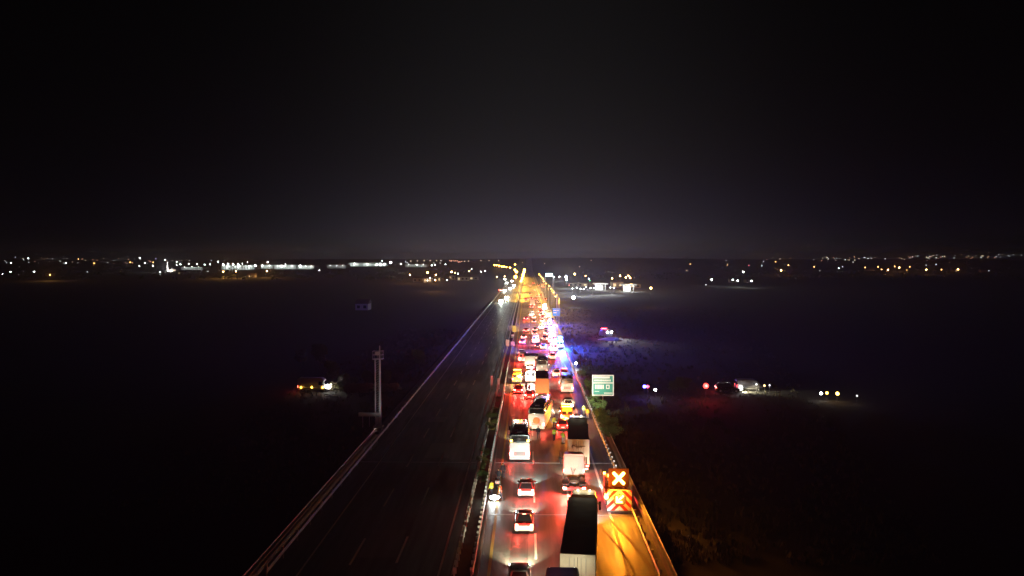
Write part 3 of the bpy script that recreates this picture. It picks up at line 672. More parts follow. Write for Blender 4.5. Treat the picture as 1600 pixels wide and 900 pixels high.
car('white_suv', 'white car beside the dark coach, farther of two on its right', (6.4, 188, ZR), 0, WHITE, 'suv', group=GC, hp=1.5)
car('pink_lit_car', 'car with magenta lit roof just ahead of the midibus', (8.0, 160.5, ZR), 0, REDP, 'sedan', group=GC, tp=14, beacon=[REDL, REDL])
car('dark_round_car', 'dark car between the two bright white vehicles', P(840, 545), 0, BLACKP, 'hatch', group=GC)
van('bright_van', 'bright white van in the middle lane, beyond the dark car', P(837, 538), 0, WHITE, 5.2, 2.1, 2.5, group='vans and minibuses in the jam', tp=1.5)
car('bright_car', 'bright white car right of the dark round car', P(849, 547), 0, WHITE, 'sedan', group=GC)
r = van('police_van', 'white police van with a cyan strobe on the hard shoulder', (9.1, 211, ZR), 0, WHITE, 5.6, 2.1, 2.4, group='emergency vehicles in the jam', beacon=[CYANL] * 3, cat='police van', stripe=BLUEP, tp=.5)
lamp('SPOT', (.9, 3.6, 2.8), (.02, .03, 1), 24000, r, (R(100), 0, R(-80)), .2, 165, .5, 'strobe_light')
part('strobe_lens', MB().ball((.3, 3.4, 2.95), .62, 12, 8, (1.2, .7, .8)), glow('cyan_strobe_glass', (0, .5, 1), 2.2), r)
lamp('POINT', (.9, .6, 3.1), (.03, .09, 1), 46000, r, size=.3, name='strobe_light')
lamp('POINT', (0, -.6, 2.9), (.1, .7, 1), 3000, r, size=.3, name='strobe_light')
r = van('fire_van', 'white emergency vehicle stopped ahead of the cyan strobe van', (7.6, 225, ZR), R(4), WHITE, 6.2, 2.2, 2.7, group='emergency vehicles in the jam', beacon=[REDL, WHL, REDL], cat='emergency van', stripe=REDP)
lamp('POINT', (0, -1, 3.2), (1, .72, .72), 1800, r, name='scene_light')
r = car('police_car', 'police car with a blue strobe farther up the right lane', (8.6, 285, ZR), 0, WHITE, 'sedan', group='emergency vehicles in the jam', cat='police car', beacon=[BLUEL, CYANL])
lamp('SPOT', (.7, 2.0, 1.9), (.03, .02, 1), 22000, r, (R(100), 0, R(-85)), .2, 165, .5, 'strobe_light')
part('strobe_lens', MB().ball((.1, 1.8, 2.0), .6, 12, 8, (1.2, .7, .8)), glow('blue_strobe_glass', (.02, .2, 1), 2.5), r)
lamp('POINT', (.6, .6, 2.4), (.04, .06, 1), 38000, r, size=.3, name='strobe_light')
car('white_estate', 'white car between the police car and the emergency van', (6.3, 250, ZR), 0, WHITE, 'suv', group=GC)
van('grey_van', 'pale van with bright lamps just left of the police car', (5.2, 268, ZR), 0, WHITE, 5.3, 2.0, 2.3, group='vans and minibuses in the jam')
car('tail_lit_car', 'small far car with two red lamps alone in the left lane', P(822, 501), 0, REDP, 'sedan', group=GC, tp=4)
van('blue_lit_van', 'bluish white van in the middle lane beyond the lone red car', P(831, 496), 0, WHITE, 5.4, 2.1, 2.6, group='vans and minibuses in the jam')
box_truck('tan_truck', 'tan box truck alone in the middle lane under the street lamps', P(832, 479), 0, mat('tan_box', (.55, .4, .3), .6), WHITE, 7, H=3.9, tp=3)
r = van('floodlit_van', 'floodlit white van right of the tan box truck', P(851, 486), 0, WHITE, 6, 2.2, 2.7, group='vans and minibuses in the jam', beacon=[WHL] * 3)
lamp('POINT', (0, -2, 3), (1, .82, .6), 9000, r, name='scene_light')
box_truck('pale_truck', 'pale green truck just left of the small blue sign', P(857, 500), 0, mat('pale_green', (.4, .5, .42), .5), WHITE, 6.5, H=3.2)
box_truck('distant_truck', 'distant boxy truck below the right hand row of street lamps', P(848, 450), 0, mat('tan_box', (.5, .4, .3), .6), WHITE, 7, H=3.9, tp=2)
gf = 'small distant vehicles in the jam under the street lamps'
for i, (px, py) in enumerate([(843, 482), (838, 470), (845, 463), (852, 470), (836, 455), (828, 462), (841, 447), (833, 444), (828, 448), (822, 470), (847, 515), (853, 521), (858, 526), (851, 533), (862, 505), (822, 520)]):
    words = ['white', 'grey', 'dark', 'red']; near = ['nearest the tan box truck', 'just past the tan box truck', 'below the right row of street lamps', 'beside the floodlit van', 'far ahead of the tan box truck', 'in the left lane past the lone red car', 'close to the vanishing end of the queue', 'at the vanishing end of the queue', 'in the far left lane of the queue', 'left of the tan box truck', 'left of the police car', 'behind the police car', 'nearest the emergency van', 'left of the pale van', 'beside the pale green truck', 'alone level with the median boards']
    car(words[i % 4] + '_car', 'small far ' + words[i % 4] + ' car ' + near[i], P(px, py), 0, [WHITE, GREYP, BLACKP, REDP][i % 4], ['hatch', 'sedan', 'suv'][i % 3], group=gf, hp=2.2, tp=.8)
occ = [(o.location.x, o.location.y) for o in C.objects if o.parent is None and o.get('category') in ('car', 'van', 'truck', 'bus', 'coach', 'minibus', 'lorry', 'ambulance', 'police van', 'police car', 'emergency van')]
rq = random.Random(4); qn = 0
QORD = 'first second third fourth fifth sixth seventh eighth ninth tenth eleventh twelfth thirteenth fourteenth fifteenth sixteenth seventeenth eighteenth nineteenth twentieth'.split()
for ln, xc, ys_ in (('left', -1.3, [183, 196, 222, 237]), ('middle', 2.55, [188, 203, 232, 247, 262, 296, 318, 352, 384, 420, 470]), ('right', 6.3, [203, 216, 238, 270, 284, 300, 316, 332, 350, 370, 392, 430, 455, 500])):
    k = 0
    for y in ys_:
        if any(abs(x_ - xc) < 2.3 and -7.5 < y - y_ < 9 for x_, y_ in occ): continue
        k += 1; occ.append((xc, y))
        pm_, nm_ = [(WHITE, 'white'), (SILV, 'silver'), (GREYP, 'grey'), (REDP, 'red')][rq.randrange(4)]
        car(nm_ + '_queue_car', nm_ + ' car, ' + QORD[k - 1] + ' of the small far cars filling the ' + ln + ' lane', (xc + rq.uniform(-.3, .3), y, ZR), R(rq.uniform(-2, 2)), pm_, ['hatch', 'sedan', 'suv'][rq.randrange(3)], group='small far cars filling the queue', hp=1.2, tp=2 if ln == 'left' else .7)
# oncoming headlights on the far carriageway
go = 'oncoming cars with dazzling headlights on the left carriageway'
for i, (px, py, lb) in enumerate([(783, 472, 'nearest oncoming car with dazzling greenish headlights'), (792, 466, 'oncoming car just right of and beyond the nearest one'), (789, 455, 'oncoming car in the middle of the dazzling headlights'),
        (797, 452, 'oncoming car at the right of the middle headlight cluster'), (803, 447, 'oncoming car next to the median street lamps'), (792, 443, 'oncoming car at the top of the headlight cluster'), (800, 440, 'oncoming car, farthest in the lane by the median'), (789, 437, 'oncoming car, farthest in the outer lane')]):
    c = car('oncoming_car', lb, P(px, py), R(180), [WHITE, SILV, GREYP][i % 3], 'sedan', brake=False, head=True, hp=7, tp=0, group=go, hc=(.9, 1, .85))
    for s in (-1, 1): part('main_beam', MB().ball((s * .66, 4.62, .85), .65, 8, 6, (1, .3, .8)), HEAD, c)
c = car('departing_car', 'car with pink lamps on the far edge of the left carriageway', P(781, 455), 0, WHITE, 'suv', group='cars on the left carriageway', tp=3, hp=0.5)

for nm, lb, (px, py), b1, pw, cc in [('fire_engine', 'emergency van with red and white beacons left of the cyan strobe', (865, 552), [REDL, WHL], 4500, (1, .1, .3)), ('rescue_van', 'rescue van with red beacons in the middle of the emergency vehicles', (862, 538), [REDL, REDL], 4500, (1, .15, .4))]:
    r = van(nm, lb, P(px, py), 0, WHITE, 5.6, 2.1, 2.6, group='emergency vehicles in the jam', beacon=b1, cat='emergency van', tp=.5)
    lamp('POINT', (0, -.8, 3.2), cc, pw, r, size=.3, name='strobe_light')  # reddish strobe added to tint its surroundings magenta
# attenuator truck
r = thing('crash_cushion_truck', 'orange road works truck with a glowing amber cross and arrow board', 'truck', (9.2, 74.0, ZR), R(-1))
part('chassis', MB().box(-.5, .5, .6, 6.2, .6, .95), CHAS, r)
part('deck', MB().box(-1.2, 1.2, .9, 4.6, .95, 1.1), ORANGEP, r, .02)
for s in (-1, 1): part('side_board', MB().box(s * 1.2 - .03, s * 1.2 + .03, 1.0, 4.5, 1.1, 1.55), ORANGEP, r)
cab(r, 4.7, 1.9, 2.85, ORANGEP, False, 1.12)
part('cab_roof', MB().box(-1.0, 1.0, 4.8, 6.2, 2.15, 2.28), ORANGEP, r, .05)
part('rear_cab_window', MB().box(-.8, .8, 4.66, 4.7, 1.5, 1.95), GLASS, r)
cm = bpy.data.materials.new('red_white_chevrons'); cm.use_nodes = True; nt = cm.node_tree; N, L = nt.nodes, nt.links
t = N.new('ShaderNodeTexCoord'); q = N.new('ShaderNodeSeparateXYZ'); L.new(t.outputs['Object'], q.inputs[0])
ab = N.new('ShaderNodeMath'); ab.operation = 'ABSOLUTE'; L.new(q.outputs[0], ab.inputs[0])
ad = N.new('ShaderNodeMath'); ad.operation = 'ADD'; L.new(ab.outputs[0], ad.inputs[0]); L.new(q.outputs[2], ad.inputs[1])
mo = N.new('ShaderNodeMath'); mo.operation = 'MODULO'; L.new(ad.outputs[0], mo.inputs[0]); mo.inputs[1].default_value = .84
gt = N.new('ShaderNodeMath'); gt.operation = 'GREATER_THAN'; L.new(mo.outputs[0], gt.inputs[0]); gt.inputs[1].default_value = .42
mx = N.new('ShaderNodeMix'); mx.data_type = 'RGBA'; mx.inputs[6].default_value = (.6, .03, .02, 1); mx.inputs[7].default_value = (.8, .78, .74, 1)
L.new(gt.outputs[0], mx.inputs[0]); L.new(mx.outputs[2], N['Principled BSDF'].inputs['Base Color'])
part('chevron_panel', MB().box(-1.22, 1.22, -.02, .05, .35, 2.35), cm, r, .01)
part('cushion_block', MB().box(-1.15, 1.15, .06, .9, .4, 2.25), GREYP, r, .03)
part('arrow_board', MB().add([(x, y, z) for y in (-.07, -.03) for x, z in [(-.45, .95), (.45, .95), (.62, 1.2), (.62, 1.75), (.4, 1.95), (-.4, 1.95), (-.6, 1.75), (-.6, 1.2)]],
     [tuple(range(8)), tuple(range(15, 7, -1))] + [(k, k + 8, (k + 1) % 8 + 8, (k + 1) % 8) for k in range(8)]), GREYP, r)
def disc(name, x, z, y, rad, m, parent): return part(name, MB().tube((x, y - .04, z), (x, y, z), rad, 12), m, parent)
for k in range(5): disc('arrow_lamp', .32 - k * .15, 1.83 - k * .15, -.08, .1, SIGNL, r)
for k in range(1, 4):
    disc('arrow_lamp', -.28, 1.23 + k * .16, -.08, .1, SIGNL, r); disc('arrow_lamp', -.28 + k * .16, 1.23, -.08, .1, SIGNL, r)
part('bottom_rail', MB().box(-1.2, 1.2, -.08, .02, .22, .34), GREYP, r)
for s in (-1, 1): part('sign_mast', MB().box(s * .5 - .05, s * .5 + .05, .95, 1.05, 1.1, 2.6), STEEL, r)
part('cross_board', MB().box(-1.02, 1.02, .85, .95, 2.45, 4.35), mat('amber_glow_board', (.3, .09, .01), .6), r, .02)  # glow of the cross lamps put into the board colour
for a in (-1, 1):
    for k in range(-3, 4):
        if a == 1 and k == 0: continue
        disc('cross_lamp', k * .155, 3.35 + a * k * .165, .84, .165, SIGNL, r)
for x, y, z in ((-1.0, 5.9, 2.3), (.2, 5.9, 2.3), (-1.35, .1, 1.75), (-.6, 5.0, 2.3)):
    part('beacon', MB().tube((x, y, z), (x, y, z + .22), .12, 10), AMB, r)
lamp('POINT', (0, .35, 3.35), (1, .42, .04), 40, r, size=.3, name='cross_glow')
part('cab_light', MB().ball((-1.3, -.05, 1.7), .22, 10, 8), SIGNL, r)
lamp('SPOT', (0, .7, 3.35), (1, .27, .01), 6500, r, (R(-90 + 34), 0, 0), .6, 140, .7, 'cross_light')
lamp('POINT', (0, -.5, 1.6), (1, .3, .02), 260, r, size=.3, name='arrow_light')
lamp('POINT', (-1.35, -.2, 1.9), (1, .3, .02), 700, r, size=.2, name='beacon_light')
lamp('POINT', (0, 6.2, 3.0), (1, .3, .02), 900, r, size=.2, name='beacon_light')
wheels(r, [(s * .98, y) for s in (-1, 1) for y in (2.6, 5.8)], .45, .3)
for s in (-1, 1): part('headlight', MB().box(s * .9 - .15, s * .9 + .15, 6.68, 6.74, .7, .9), HEAD, r)
lamp('SPOT', (0, 6.9, 1.0), (1, .97, .8), 4200, r, (R(90 - 18), 0, 0), .15, 90, .9, 'headlight_beam')

# roadside scene on the left shoulder
person('worker in a yellow hi-vis jacket leaning at the median guard rail', P(768, 777), R(40), HIVIS, NAVY, 1)
person('man in an orange vest bending beside the bright white oval', P(782, 783), R(100), HIOR, NAVY, 0)
person('dark clothed man, upper of the roadside figures on the left', P(786, 748), R(200), NAVY, NAVY, 2)
person('dark clothed person left of and nearer than the upper roadside figure', P(779, 757), R(150), NAVY, NAVY, 1)
person('hi-vis worker in the middle lane, farther of two beside the slanted coach', P(866, 669), R(180), HIVIS, NAVY, 2)
person('hi-vis worker in the middle lane, nearer of two beside the slanted coach', P(866, 689), R(20), HIVIS, NAVY, 0)
person('hi-vis worker on the hard shoulder, left of the pair below the green sign', P(912, 650), R(190), HIVIS, mat('pale_trousers', (.5, .5, .48), .8), 0)
person('hi-vis worker on the hard shoulder, right of the pair below the green sign', P(918, 655), R(160), HIVIS, mat('pale_trousers', (.5, .5, .48), .8), 2)
person('hi-vis worker beside the hidden red car left of the lorry', P(880, 694), R(120), HIVIS, mat('pale_trousers', (.5, .5, .48), .8), 1)
person('dark clothed person standing behind the slanted coach', P(841, 686), R(0), NAVY, NAVY, 0)
person('dark clothed person between the red cars and the ambulance', P(827, 617), R(60), NAVY, NAVY, 2)
person('person in a pale jacket beside the ambulance', P(822, 613), R(250), mat('pale_jacket', (.6, .5, .5), .8), NAVY, 1)
fl = thing('stand_in_floodlight', 'added floodlight in place of a lit white oval, low by the median guard rail', 'floodlight', P(773, 785))  # glowing lamp added in place of a strongly lit white oval
part('head', MB().ball((0, .0, .42), .5, 20, 10, (1.15, .28, .55)), DARKP, fl, 0, True)
part('lens', MB().ball((0, -.07, .45), .46, 20, 10, (1.15, .25, .52)), WHL, fl, 0, True)
for a in range(3): part('leg', MB().tube((0, 0, .35), (.45 * math.cos(a * 2.1 + .5), .45 * math.sin(a * 2.1 + .5), 0), .02, 6), STEEL, fl)
lamp('POINT', (0, -.45, .9), (.9, 1, .95), 130, fl, name='added_flood')
mb_ = thing('motorcycle', 'dark motorcycle parked against the median guard rail among the people', 'motorcycle', P(777, 766), R(8))
tw = MB()
for yy in (0, 1.4):
    pts = [(0, yy + .3 * math.cos(k * math.pi / 8), .32 + .3 * math.sin(k * math.pi / 8)) for k in range(17)]
    wv = MB()
    for a, b in zip(pts, pts[1:]): wv.tube(a, b, .055, 6)
    part('wheel', wv, RUB, mb_)
part('frame', MB().tube((0, 0, .32), (0, .5, .5), .05).tube((0, .5, .5), (0, 1.05, .8), .05).tube((0, 1.4, .32), (0, 1.12, .95), .035), CHAS, mb_)
part('engine', MB().box(-.16, .16, .45, .85, .28, .6), GREYP, mb_, .05)
part('fuel_tank', MB().ball((0, .8, .86), .26, 12, 8, (.75, 1.2, .65)), BLACKP, mb_, 0, True)
part('saddle', MB().loft([(-.1, .1, .78, .88), (.2, .15, .76, .88), (.6, .11, .76, .86)], .05), RUB, mb_, 0, True)
part('handlebar', MB().tube((-.36, 1.02, 1.05), (.36, 1.02, 1.05), .018, 6), STEEL, mb_)
part('pannier', MB().box(-.28, .28, -.3, .0, .7, 1.05), mat('pannier_grey', (.35, .33, .3), .6), mb_, .05)
part('tail_light', MB().box(-.08, .08, -.34, -.3, .8, .88), TAIL, mb_)

# green sign, blue sign, median boards
sg = thing('road_sign', 'big green road sign with white lettering on a grey post right of the guard rail', 'road sign', (lambda p: (p[0], p[1], 0))(at(942, 641)))
sy = sg.location.y; k_ = sy / FPX
z1 = CAMZ - (586 - 405) * k_; z0 = CAMZ - (619 - 405) * k_; hw_ = 17 * k_
GRN = mat('sign_green', (.05, .32, .25), .5, 0, .15, 1); SW = mat('sign_white', (.85, .85, .8), .5, 0, .05)
part('panel', MB().box(-hw_, hw_, -.04, .04, z0, z1), SW, sg, .03)
h_ = z1 - z0
part('upper_field', MB().box(-hw_ * .9, hw_ * .9, -.052, -.042, z0 + h_ * .64, z1 - h_ * .05), GRN, sg)
part('lower_field', MB().box(-hw_ * .9, hw_ * .9, -.052, -.042, z0 + h_ * .05, z0 + h_ * .59), GRN, sg)
tx = MB()
tx.box(-hw_ * .86, hw_ * .62, -.06, -.054, z0 + h_ * .83, z0 + h_ * .93)
x = -hw_ * .8; rr = random.Random(5)
while x < hw_ * .7:
    w_ = rr.uniform(.1, .2); tx.box(x, x + w_, -.06, -.054, z0 + h_ * .69, z0 + h_ * .78); x += w_ + .05
for k, (a, b) in enumerate([(-.74, -.62), (-.58, -.5), (-.46, -.3), (-.26, -.1), (-.05, .06)]): tx.box(a * hw_, b * hw_, -.06, -.054, z0 + h_ * .33, z0 + h_ * .53)
for a, b, c, d in [(.28, .36, .33, .53), (.52, .6, .33, .53), (.34, .54, .33, .37), (.34, .54, .49, .53)]: tx.box(a * hw_, b * hw_, -.0605, -.054, z0 + h_ * c, z0 + h_ * d)
tx.box(-.78 * hw_, -.35 * hw_, -.06, -.054, z0 + h_ * .2, z0 + h_ * .22)
x = .1 * hw_
while x < hw_ * .8: tx.box(x, x + .1, -.06, -.054, z0 + h_ * .1, z0 + h_ * .16); x += .16
part('lettering', tx, SW, sg)
part('post', MB().tube((0, .12, 0), (0, .12, z1 - .3), .09, 12), STEEL, sg)
part('bracket', MB().box(-hw_ * .8, hw_ * .8, .04, .1, z0 + .5, z0 + .6).box(-hw_ * .8, hw_ * .8, .04, .1, z1 - .6, z1 - .5), STEEL, sg)
wl_ = thing('verge_lamp', 'small white lamp on the guard rail left of and above the green sign', 'lamp', (lambda p: (p[0], p[1], 0))(at(900, 577)))
part('pole', MB().tube((0, 0, 0), (0, 0, 1.3), .05, 6), STEEL, wl_); part('lens', MB().ball((0, 0, 1.4), .26, 10, 8), WHL, wl_); lamp('POINT', (0, -.5, 1.7), (.95, 1, 1), 500, wl_)
bs = thing('blue_sign', 'square blue road sign with added glow beside the far hard shoulder', 'road sign', (12.5, 322, 0))
part('panel', MB().box(-1.6, 1.6, -.05, .05, 1.0, 4.4), mat('sign_blue_added_glow', (.02, .2, .6), .5, var=0, emit=(.03, .25, .8), es=.45), bs, .05)  # emission put into the panel to brighten its headlit face
part('field_stripe', MB().box(-1.3, 1.3, -.062, -.052, 3.3, 3.7).box(-1.3, .4, -.062, -.052, 2.3, 2.7), SW, bs)
part('border', MB().box(-1.6, 1.6, -.07, -.052, 4.3, 4.4).box(-1.6, 1.6, -.07, -.052, 1.0, 1.1), SW, bs)
for s in (-1, 1): part('post', MB().tube((s * 1.1, .1, 0), (s * 1.1, .1, 4.2), .07, 8), STEEL, bs)
gb = 'marker boards standing at the median crossing'
for px, yb, yt, w_, m, lb in [(797, 520, 509, .5, mat('board_pale', (.7, .62, .7), .6), 'narrow pale marker board, left of the farther pair in the median'), (803.5, 523, 509, .62, mat('board_yellow', (.8, .6, .12), .6), 'yellow marker board, right of the farther pair in the median'),
                          (793, 546, 531, .5, mat('board_pink', (.6, .35, .35), .6), 'tall pinkish marker board, left of the nearer pair in the median'), (801, 544, 534, .55, mat('board_salmon', (.75, .28, .25), .6), 'salmon marker board, right of the nearer pair in the median'), (801, 529, 523, .45, mat('board_pale', (.7, .62, .7), .6), 'small pale board between the two pairs of median marker boards')]:
    p = at(px, yb); zt = CAMZ - (yt - 405) * p[1] / FPX; o = thing('marker_board', lb, 'board', (p[0], p[1], 0), 0, gb)
    part('panel', MB().box(-w_, w_, -.03, .03, zt * .3, zt), m, o, .02); part('post', MB().tube((0, .07, 0), (0, .07, zt * .9), .05, 6), STEEL, o)
gt_ = thing('median_barrier', 'striped steel barrier gate closing the median gap beside the yellow board', 'barrier', (-4.6, 262, 0))
for k in range(5): part('bar', MB().box(-1.2, 1.4, -.04, .04, .3 + k * .42, .46 + k * .42), mat('barrier_yellow', (.7, .5, .15), .6), gt_)
for x in (-1.2, 1.4): part('upright', MB().box(x - .06, x + .06, .045, .14, 0, 2.3), STEEL, gt_)
for px, y0_, y1_, lb in [(768.5, 604, 588, 'tall pale delineator panel between the median guard rails, left of two'), (779, 604, 592, 'pale delineator panel beside the median guard rail, right of two')]:
    p = at(px, y0_ + 6); zt = CAMZ - (y1_ - 405) * p[1] / FPX; o = thing('delineator_panel', lb, 'panel', (p[0], p[1], 0), 0, 'pale panels in the median')
    part('panel', MB().box(-.22, .22, -.02, .02, .3, zt), mat('board_pale', (.7, .62, .7), .6), o); part('post', MB().tube((0, .06, 0), (0, .06, zt * .8), .04, 6), STEEL, o)

# camera mast on the left
p = at(591.5, 668); MASTM = mat('pale_mast_paint', (.7, .7, .7), .5, 0, .1, 1); ms = thing('camera_mast', 'tall grey mast with a small railed platform and camera box on top', 'mast', (p[0], p[1], 0))
kz = p[1] / FPX; H1 = CAMZ - (541 - 405) * kz; Hp = CAMZ - (561.5 - 405) * kz
part('pole', MB().tube((.25, 0, 0), (.25, 0, Hp), .2, 12, .14).tube((.25, 0, Hp), (.25, 0, H1), .09, 8), MASTM, ms)
part('lattice', (lambda m: [m.tube((-.45, yy, 0), (-.45, yy, Hp), .035, 5) for yy in (-.2, .2)] and [m.tube((-.45, -.2 if k % 2 else .2, Hp * k / 28), (.1, .2 if k % 2 else -.2, Hp * (k + 1) / 28), .025, 4) for k in range(28)] and m)(MB()), MASTM, ms)
ld = MB()
for k in range(40): ld.tube((-.45, -.2, Hp * k / 40), (-.45, .2, Hp * k / 40), .02, 4)
part('ladder', ld, MASTM, ms)
part('platform', MB().box(-.75, .75, -.6, .6, Hp - .06, Hp), MASTM, ms)
rl = MB()
for x in (-.72, 0, .72):
    for y in (-.57, .57): rl.tube((x, y, Hp), (x, y, Hp + 1.15), .025, 5)
for z in (.6, 1.15):
    rl.box(-.74, .74, -.59, -.55, Hp + z - .02, Hp + z + .02); rl.box(-.74, .74, .55, .59, Hp + z - .02, Hp + z + .02); rl.box(-.74, -.7, -.55, .55, Hp + z - .02, Hp + z + .02); rl.box(.7, .74, -.55, .55, Hp + z - .02, Hp + z + .02)
part('railing', rl, MASTM, ms)
part('camera_box', MB().box(-.4, .2, -.3, .3, Hp + .55, Hp + 1.05), WHITE, ms, .04)
part('cabinet', MB().box(-.35, .05, -.45, -.2, .6, 1.6), WHITE, ms, .03)
za = CAMZ - (650 - 405) * kz
part('cross_arm', MB().box(-3.0, .1, -.18, .18, za - .28, za + .28), MASTM, ms, .03)
part('arm_strut', MB().tube((-2.4, 0, 0), (-2.4, 0, za - .28), .05, 6).tube((-1.4, 0, 0), (-1.4, 0, za - .28), .05, 6), MASTM, ms)
part('base', MB().box(-.7, .7, -.6, .6, 0, .35), CONC, ms, .03)
bl = lamp('SPOT', (1.2, -7, .9), (.95, 1, 1), 420, ms, None, .2, 95, .6, 'added_mast_fill')  # spot added to light the mast
bl.rotation_euler = Vector((-1.2, 7, 9)).to_track_quat('-Z', 'Y').to_euler()
part('added_base_lamp', MB().box(.95, 1.45, -7.2, -7.02, .7, 1.0), DARKP, ms, .02)  # housing added for the mast spot

# fields: lone vehicles and service lights
fv = van('field_van', 'pale van with three amber side lamps and a bright headlight in the left field', (lambda p: (p[0], p[1], 0))(at(468, 611)), R(-90), WHITE, 6.0, 2.1, 2.6, cat='van', hp=1.6, tp=.3)
for yy in (.6, 2.7, 4.8):
    part('side_marker', MB().ball((1.08, yy, .9), .13, 8, 6), AMB, fv); 
lamp('POINT', (1.9, 2.7, .8), (1, .45, .08), 1.2, fv)
lamp('SPOT', (0, 6.3, 1.2), (1, .92, .8), 2600, fv, (R(88), 0, 0), .1, 50, .8, 'main_beam')
for s in (-1, 1): part('spotlight', MB().ball((s * .8, 6.0, 1.0), .38, 10, 8, (1, .4, 1)), HEAD, fv)
part('beam_flare', MB().ball((1.05, 5.7, 1.1), .3, 8, 6), HEAD, fv)
hd_ = thing('hedge', 'pale dry hedge lit by headlights left of the camera mast', 'hedge', at(563, 614)); part('foliage', leaf_cloud(2600, 3.4, .9, .9, 1.0, .16, 16, 77), mat('dry_leaf', (.22, .2, .12), .8, 0, .3), hd_)
hd2 = thing('hedge', 'low hedge in the beam just right of the camera mast', 'hedge', at(603, 613)); part('foliage', leaf_cloud(2000, 2.6, .8, .8, .9, .16, 12, 78), MATS['dry_leaf'], hd2)
hd3 = thing('hedge', 'dim hedge in the beam nearest the lone van', 'hedge', at(535, 611)); part('foliage', leaf_cloud(2000, 3.4, .8, .8, .9, .16, 12, 79), MATS['dry_leaf'], hd3)
rb = thing('field_rescue_truck', 'rescue vehicle with red beacon and two work lights in the right field', 'rescue vehicle', at(952, 528), R(20))
part('body', MB().loft([(0, 1.1, .5, 2.4, 1.0), (.15, 1.15, .4, 2.6, 1.05), (4.5, 1.15, .4, 2.6, 1.05), (5.6, 1.1, .4, 1.6, .95)], .2), GREYP, rb, 0, True)
part('windscreen', MB().quad([(.9, 5.2, 1.7), (-.9, 5.2, 1.7), (-.85, 4.7, 2.4), (.85, 4.7, 2.4)], .05), GLASS, rb)
wheels(rb, [(s * 1.0, y) for s in (-1, 1) for y in (1.2, 4.6)], .42, .28)
lightbar(rb, 4.0, 2.6, .9, [REDL] * 4)
for s in (-1, 1): part('work_light', MB().ball((s * .75, -.2, 1.9), .33, 10, 8, (1, .5, 1)), WHL, rb)
lamp('SPOT', (0, -.5, 2.0), (.95, .95, 1), 14000, rb, (R(-50), 0, 0), .3, 110, .7, 'work_beam')
lamp('POINT', (0, 4, 4.2), (1, .05, .12), 2500, rb, name='beacon_light')
gsv = thing('gravel_heap', 'pale gravel heap lit by the rescue vehicle in the right field', 'heap', at(954, 531)); 
hm = MB(); n = 18; vs = []
for j in range(7):
    for k in range(n):
        rr_ = (1 - j / 6.3); a = 2 * math.pi * k / n; vs.append((4.2 * rr_ * math.cos(a) * random.uniform(.9, 1.1), 2.4 * rr_ * math.sin(a) * random.uniform(.9, 1.1), .9 * math.sin(j / 6 * 1.5) * random.uniform(.85, 1.1)))
hm.add(vs, [(j * n + k, j * n + (k + 1) % n, (j + 1) * n + (k + 1) % n, (j + 1) * n + k) for j in range(6) for k in range(n)] + [tuple(6 * n + k for k in range(n))])
part('heap', hm, mat('gravel', (.4, .4, .4), .95, 0, .3, 3, .5), gsv)
def field_lamp(name, label, px, py, col, m, h=2.2, rad=.35, power=1500, group=None):
    d = at(px, py, h); o = thing(name, label, 'lamp', (d[0], d[1], 0), 0, group)
    part('pole', MB().tube((0, 0, 0), (0, 0, h - rad * .6), .035, 6), CHAS, o); part('base', MB().box(-.2, .2, -.2, .2, 0, .06), CHAS, o)
    part('lens', MB().ball((0, 0, h), rad, 10, 8), m, o)
    if power: lamp('POINT', (0, -rad - .25, h + .15), col, power * .25, o, size=.2, name='lamp_light')
    return o
field_lamp('field_floodlight', 'solitary pale cyan floodlight in the field right of the street lamps', 896, 465, (.75, 1, 1), WHL, 5, .8, 5000)
field_lamp('red_beacon', 'strong red beacon in the right field', 1103, 603, (1, .03, .03), glow('red_beacon_glass', (1, .03, .02), 7), 2.6, .5, 2400)
field_lamp('blue_beacon', 'blue half of a blue and red beacon pair in the right field', 1007, 604, (.1, .1, 1), glow('blue_beacon_glass', (.06, .06, 1), 25), 2, .3, 700)
field_lamp('small_red_beacon', 'red half of a blue and red beacon pair in the right field', 1012, 604, (1, .05, .1), glow('small_red_glass', (1, .03, .08), 3), 2, .3, 150)
field_lamp('white_field_lamp', 'small white lamp right of the blue and red beacon pair', 1024, 609, (1, .95, .95), WHL, 1.4, .22, 60)
fc = car('field_car', 'car with one dazzling headlight on the track right of the red beacon', (lambda p: (p[0], p[1], 0))(at(1118, 612)), R(-95), BLACKP, 'suv', group=None, hp=2, tp=.5)
part('spotlight', MB().ball((.4, 4.7, .9), .5, 10, 8, (1, .5, .8)), HEAD, fc)
f2 = van('field_pickup', 'dim grey van ahead of the dazzling headlight in the right field', (lambda p: (p[0], p[1], 0))(at(1150, 610)), R(-90), GREYP, 5, 2, 2.2, head=False, tp=0, brake=False)
for px, py, m, c_, rd, lb in [(1182, 600.5, glow('dim_white', (.8, .8, .85), 1.2), (1, 1, 1), .3, 'dim white lamp, left of three small lamps on the field track'), (1194.5, 602.5, glow('dim_amber', (1, .6, .2), 3), (1, .6, .2), .3, 'small amber lamp, middle of three on the field track'), (1202.5, 602, glow('dim_white', (.8, .8, .85), 1.2), (1, 1, 1), .26, 'small pale lamp, right of three on the field track'),
                          (1283, 614.5, WHL, (1, .8, .8), .32, 'pinkish white lamp, left of three bright lamps far right'), (1292, 614, AMB, (1, .7, .2), .32, 'yellow lamp, middle of three bright lamps far right'), (1308.5, 615, SIGNL, (1, .5, .15), .42, 'orange lamp, right of three bright lamps far right'), (1339, 618.5, glow('dim_white', (.8, .8, .85), 1.2), (1, .9, .8), .25, 'faint lamp, rightmost on the dark field track')]:
    field_lamp('track_lamp', lb, px, py, c_, m, 1.4, rd * .7, 40, 'lamps on the dark field track')

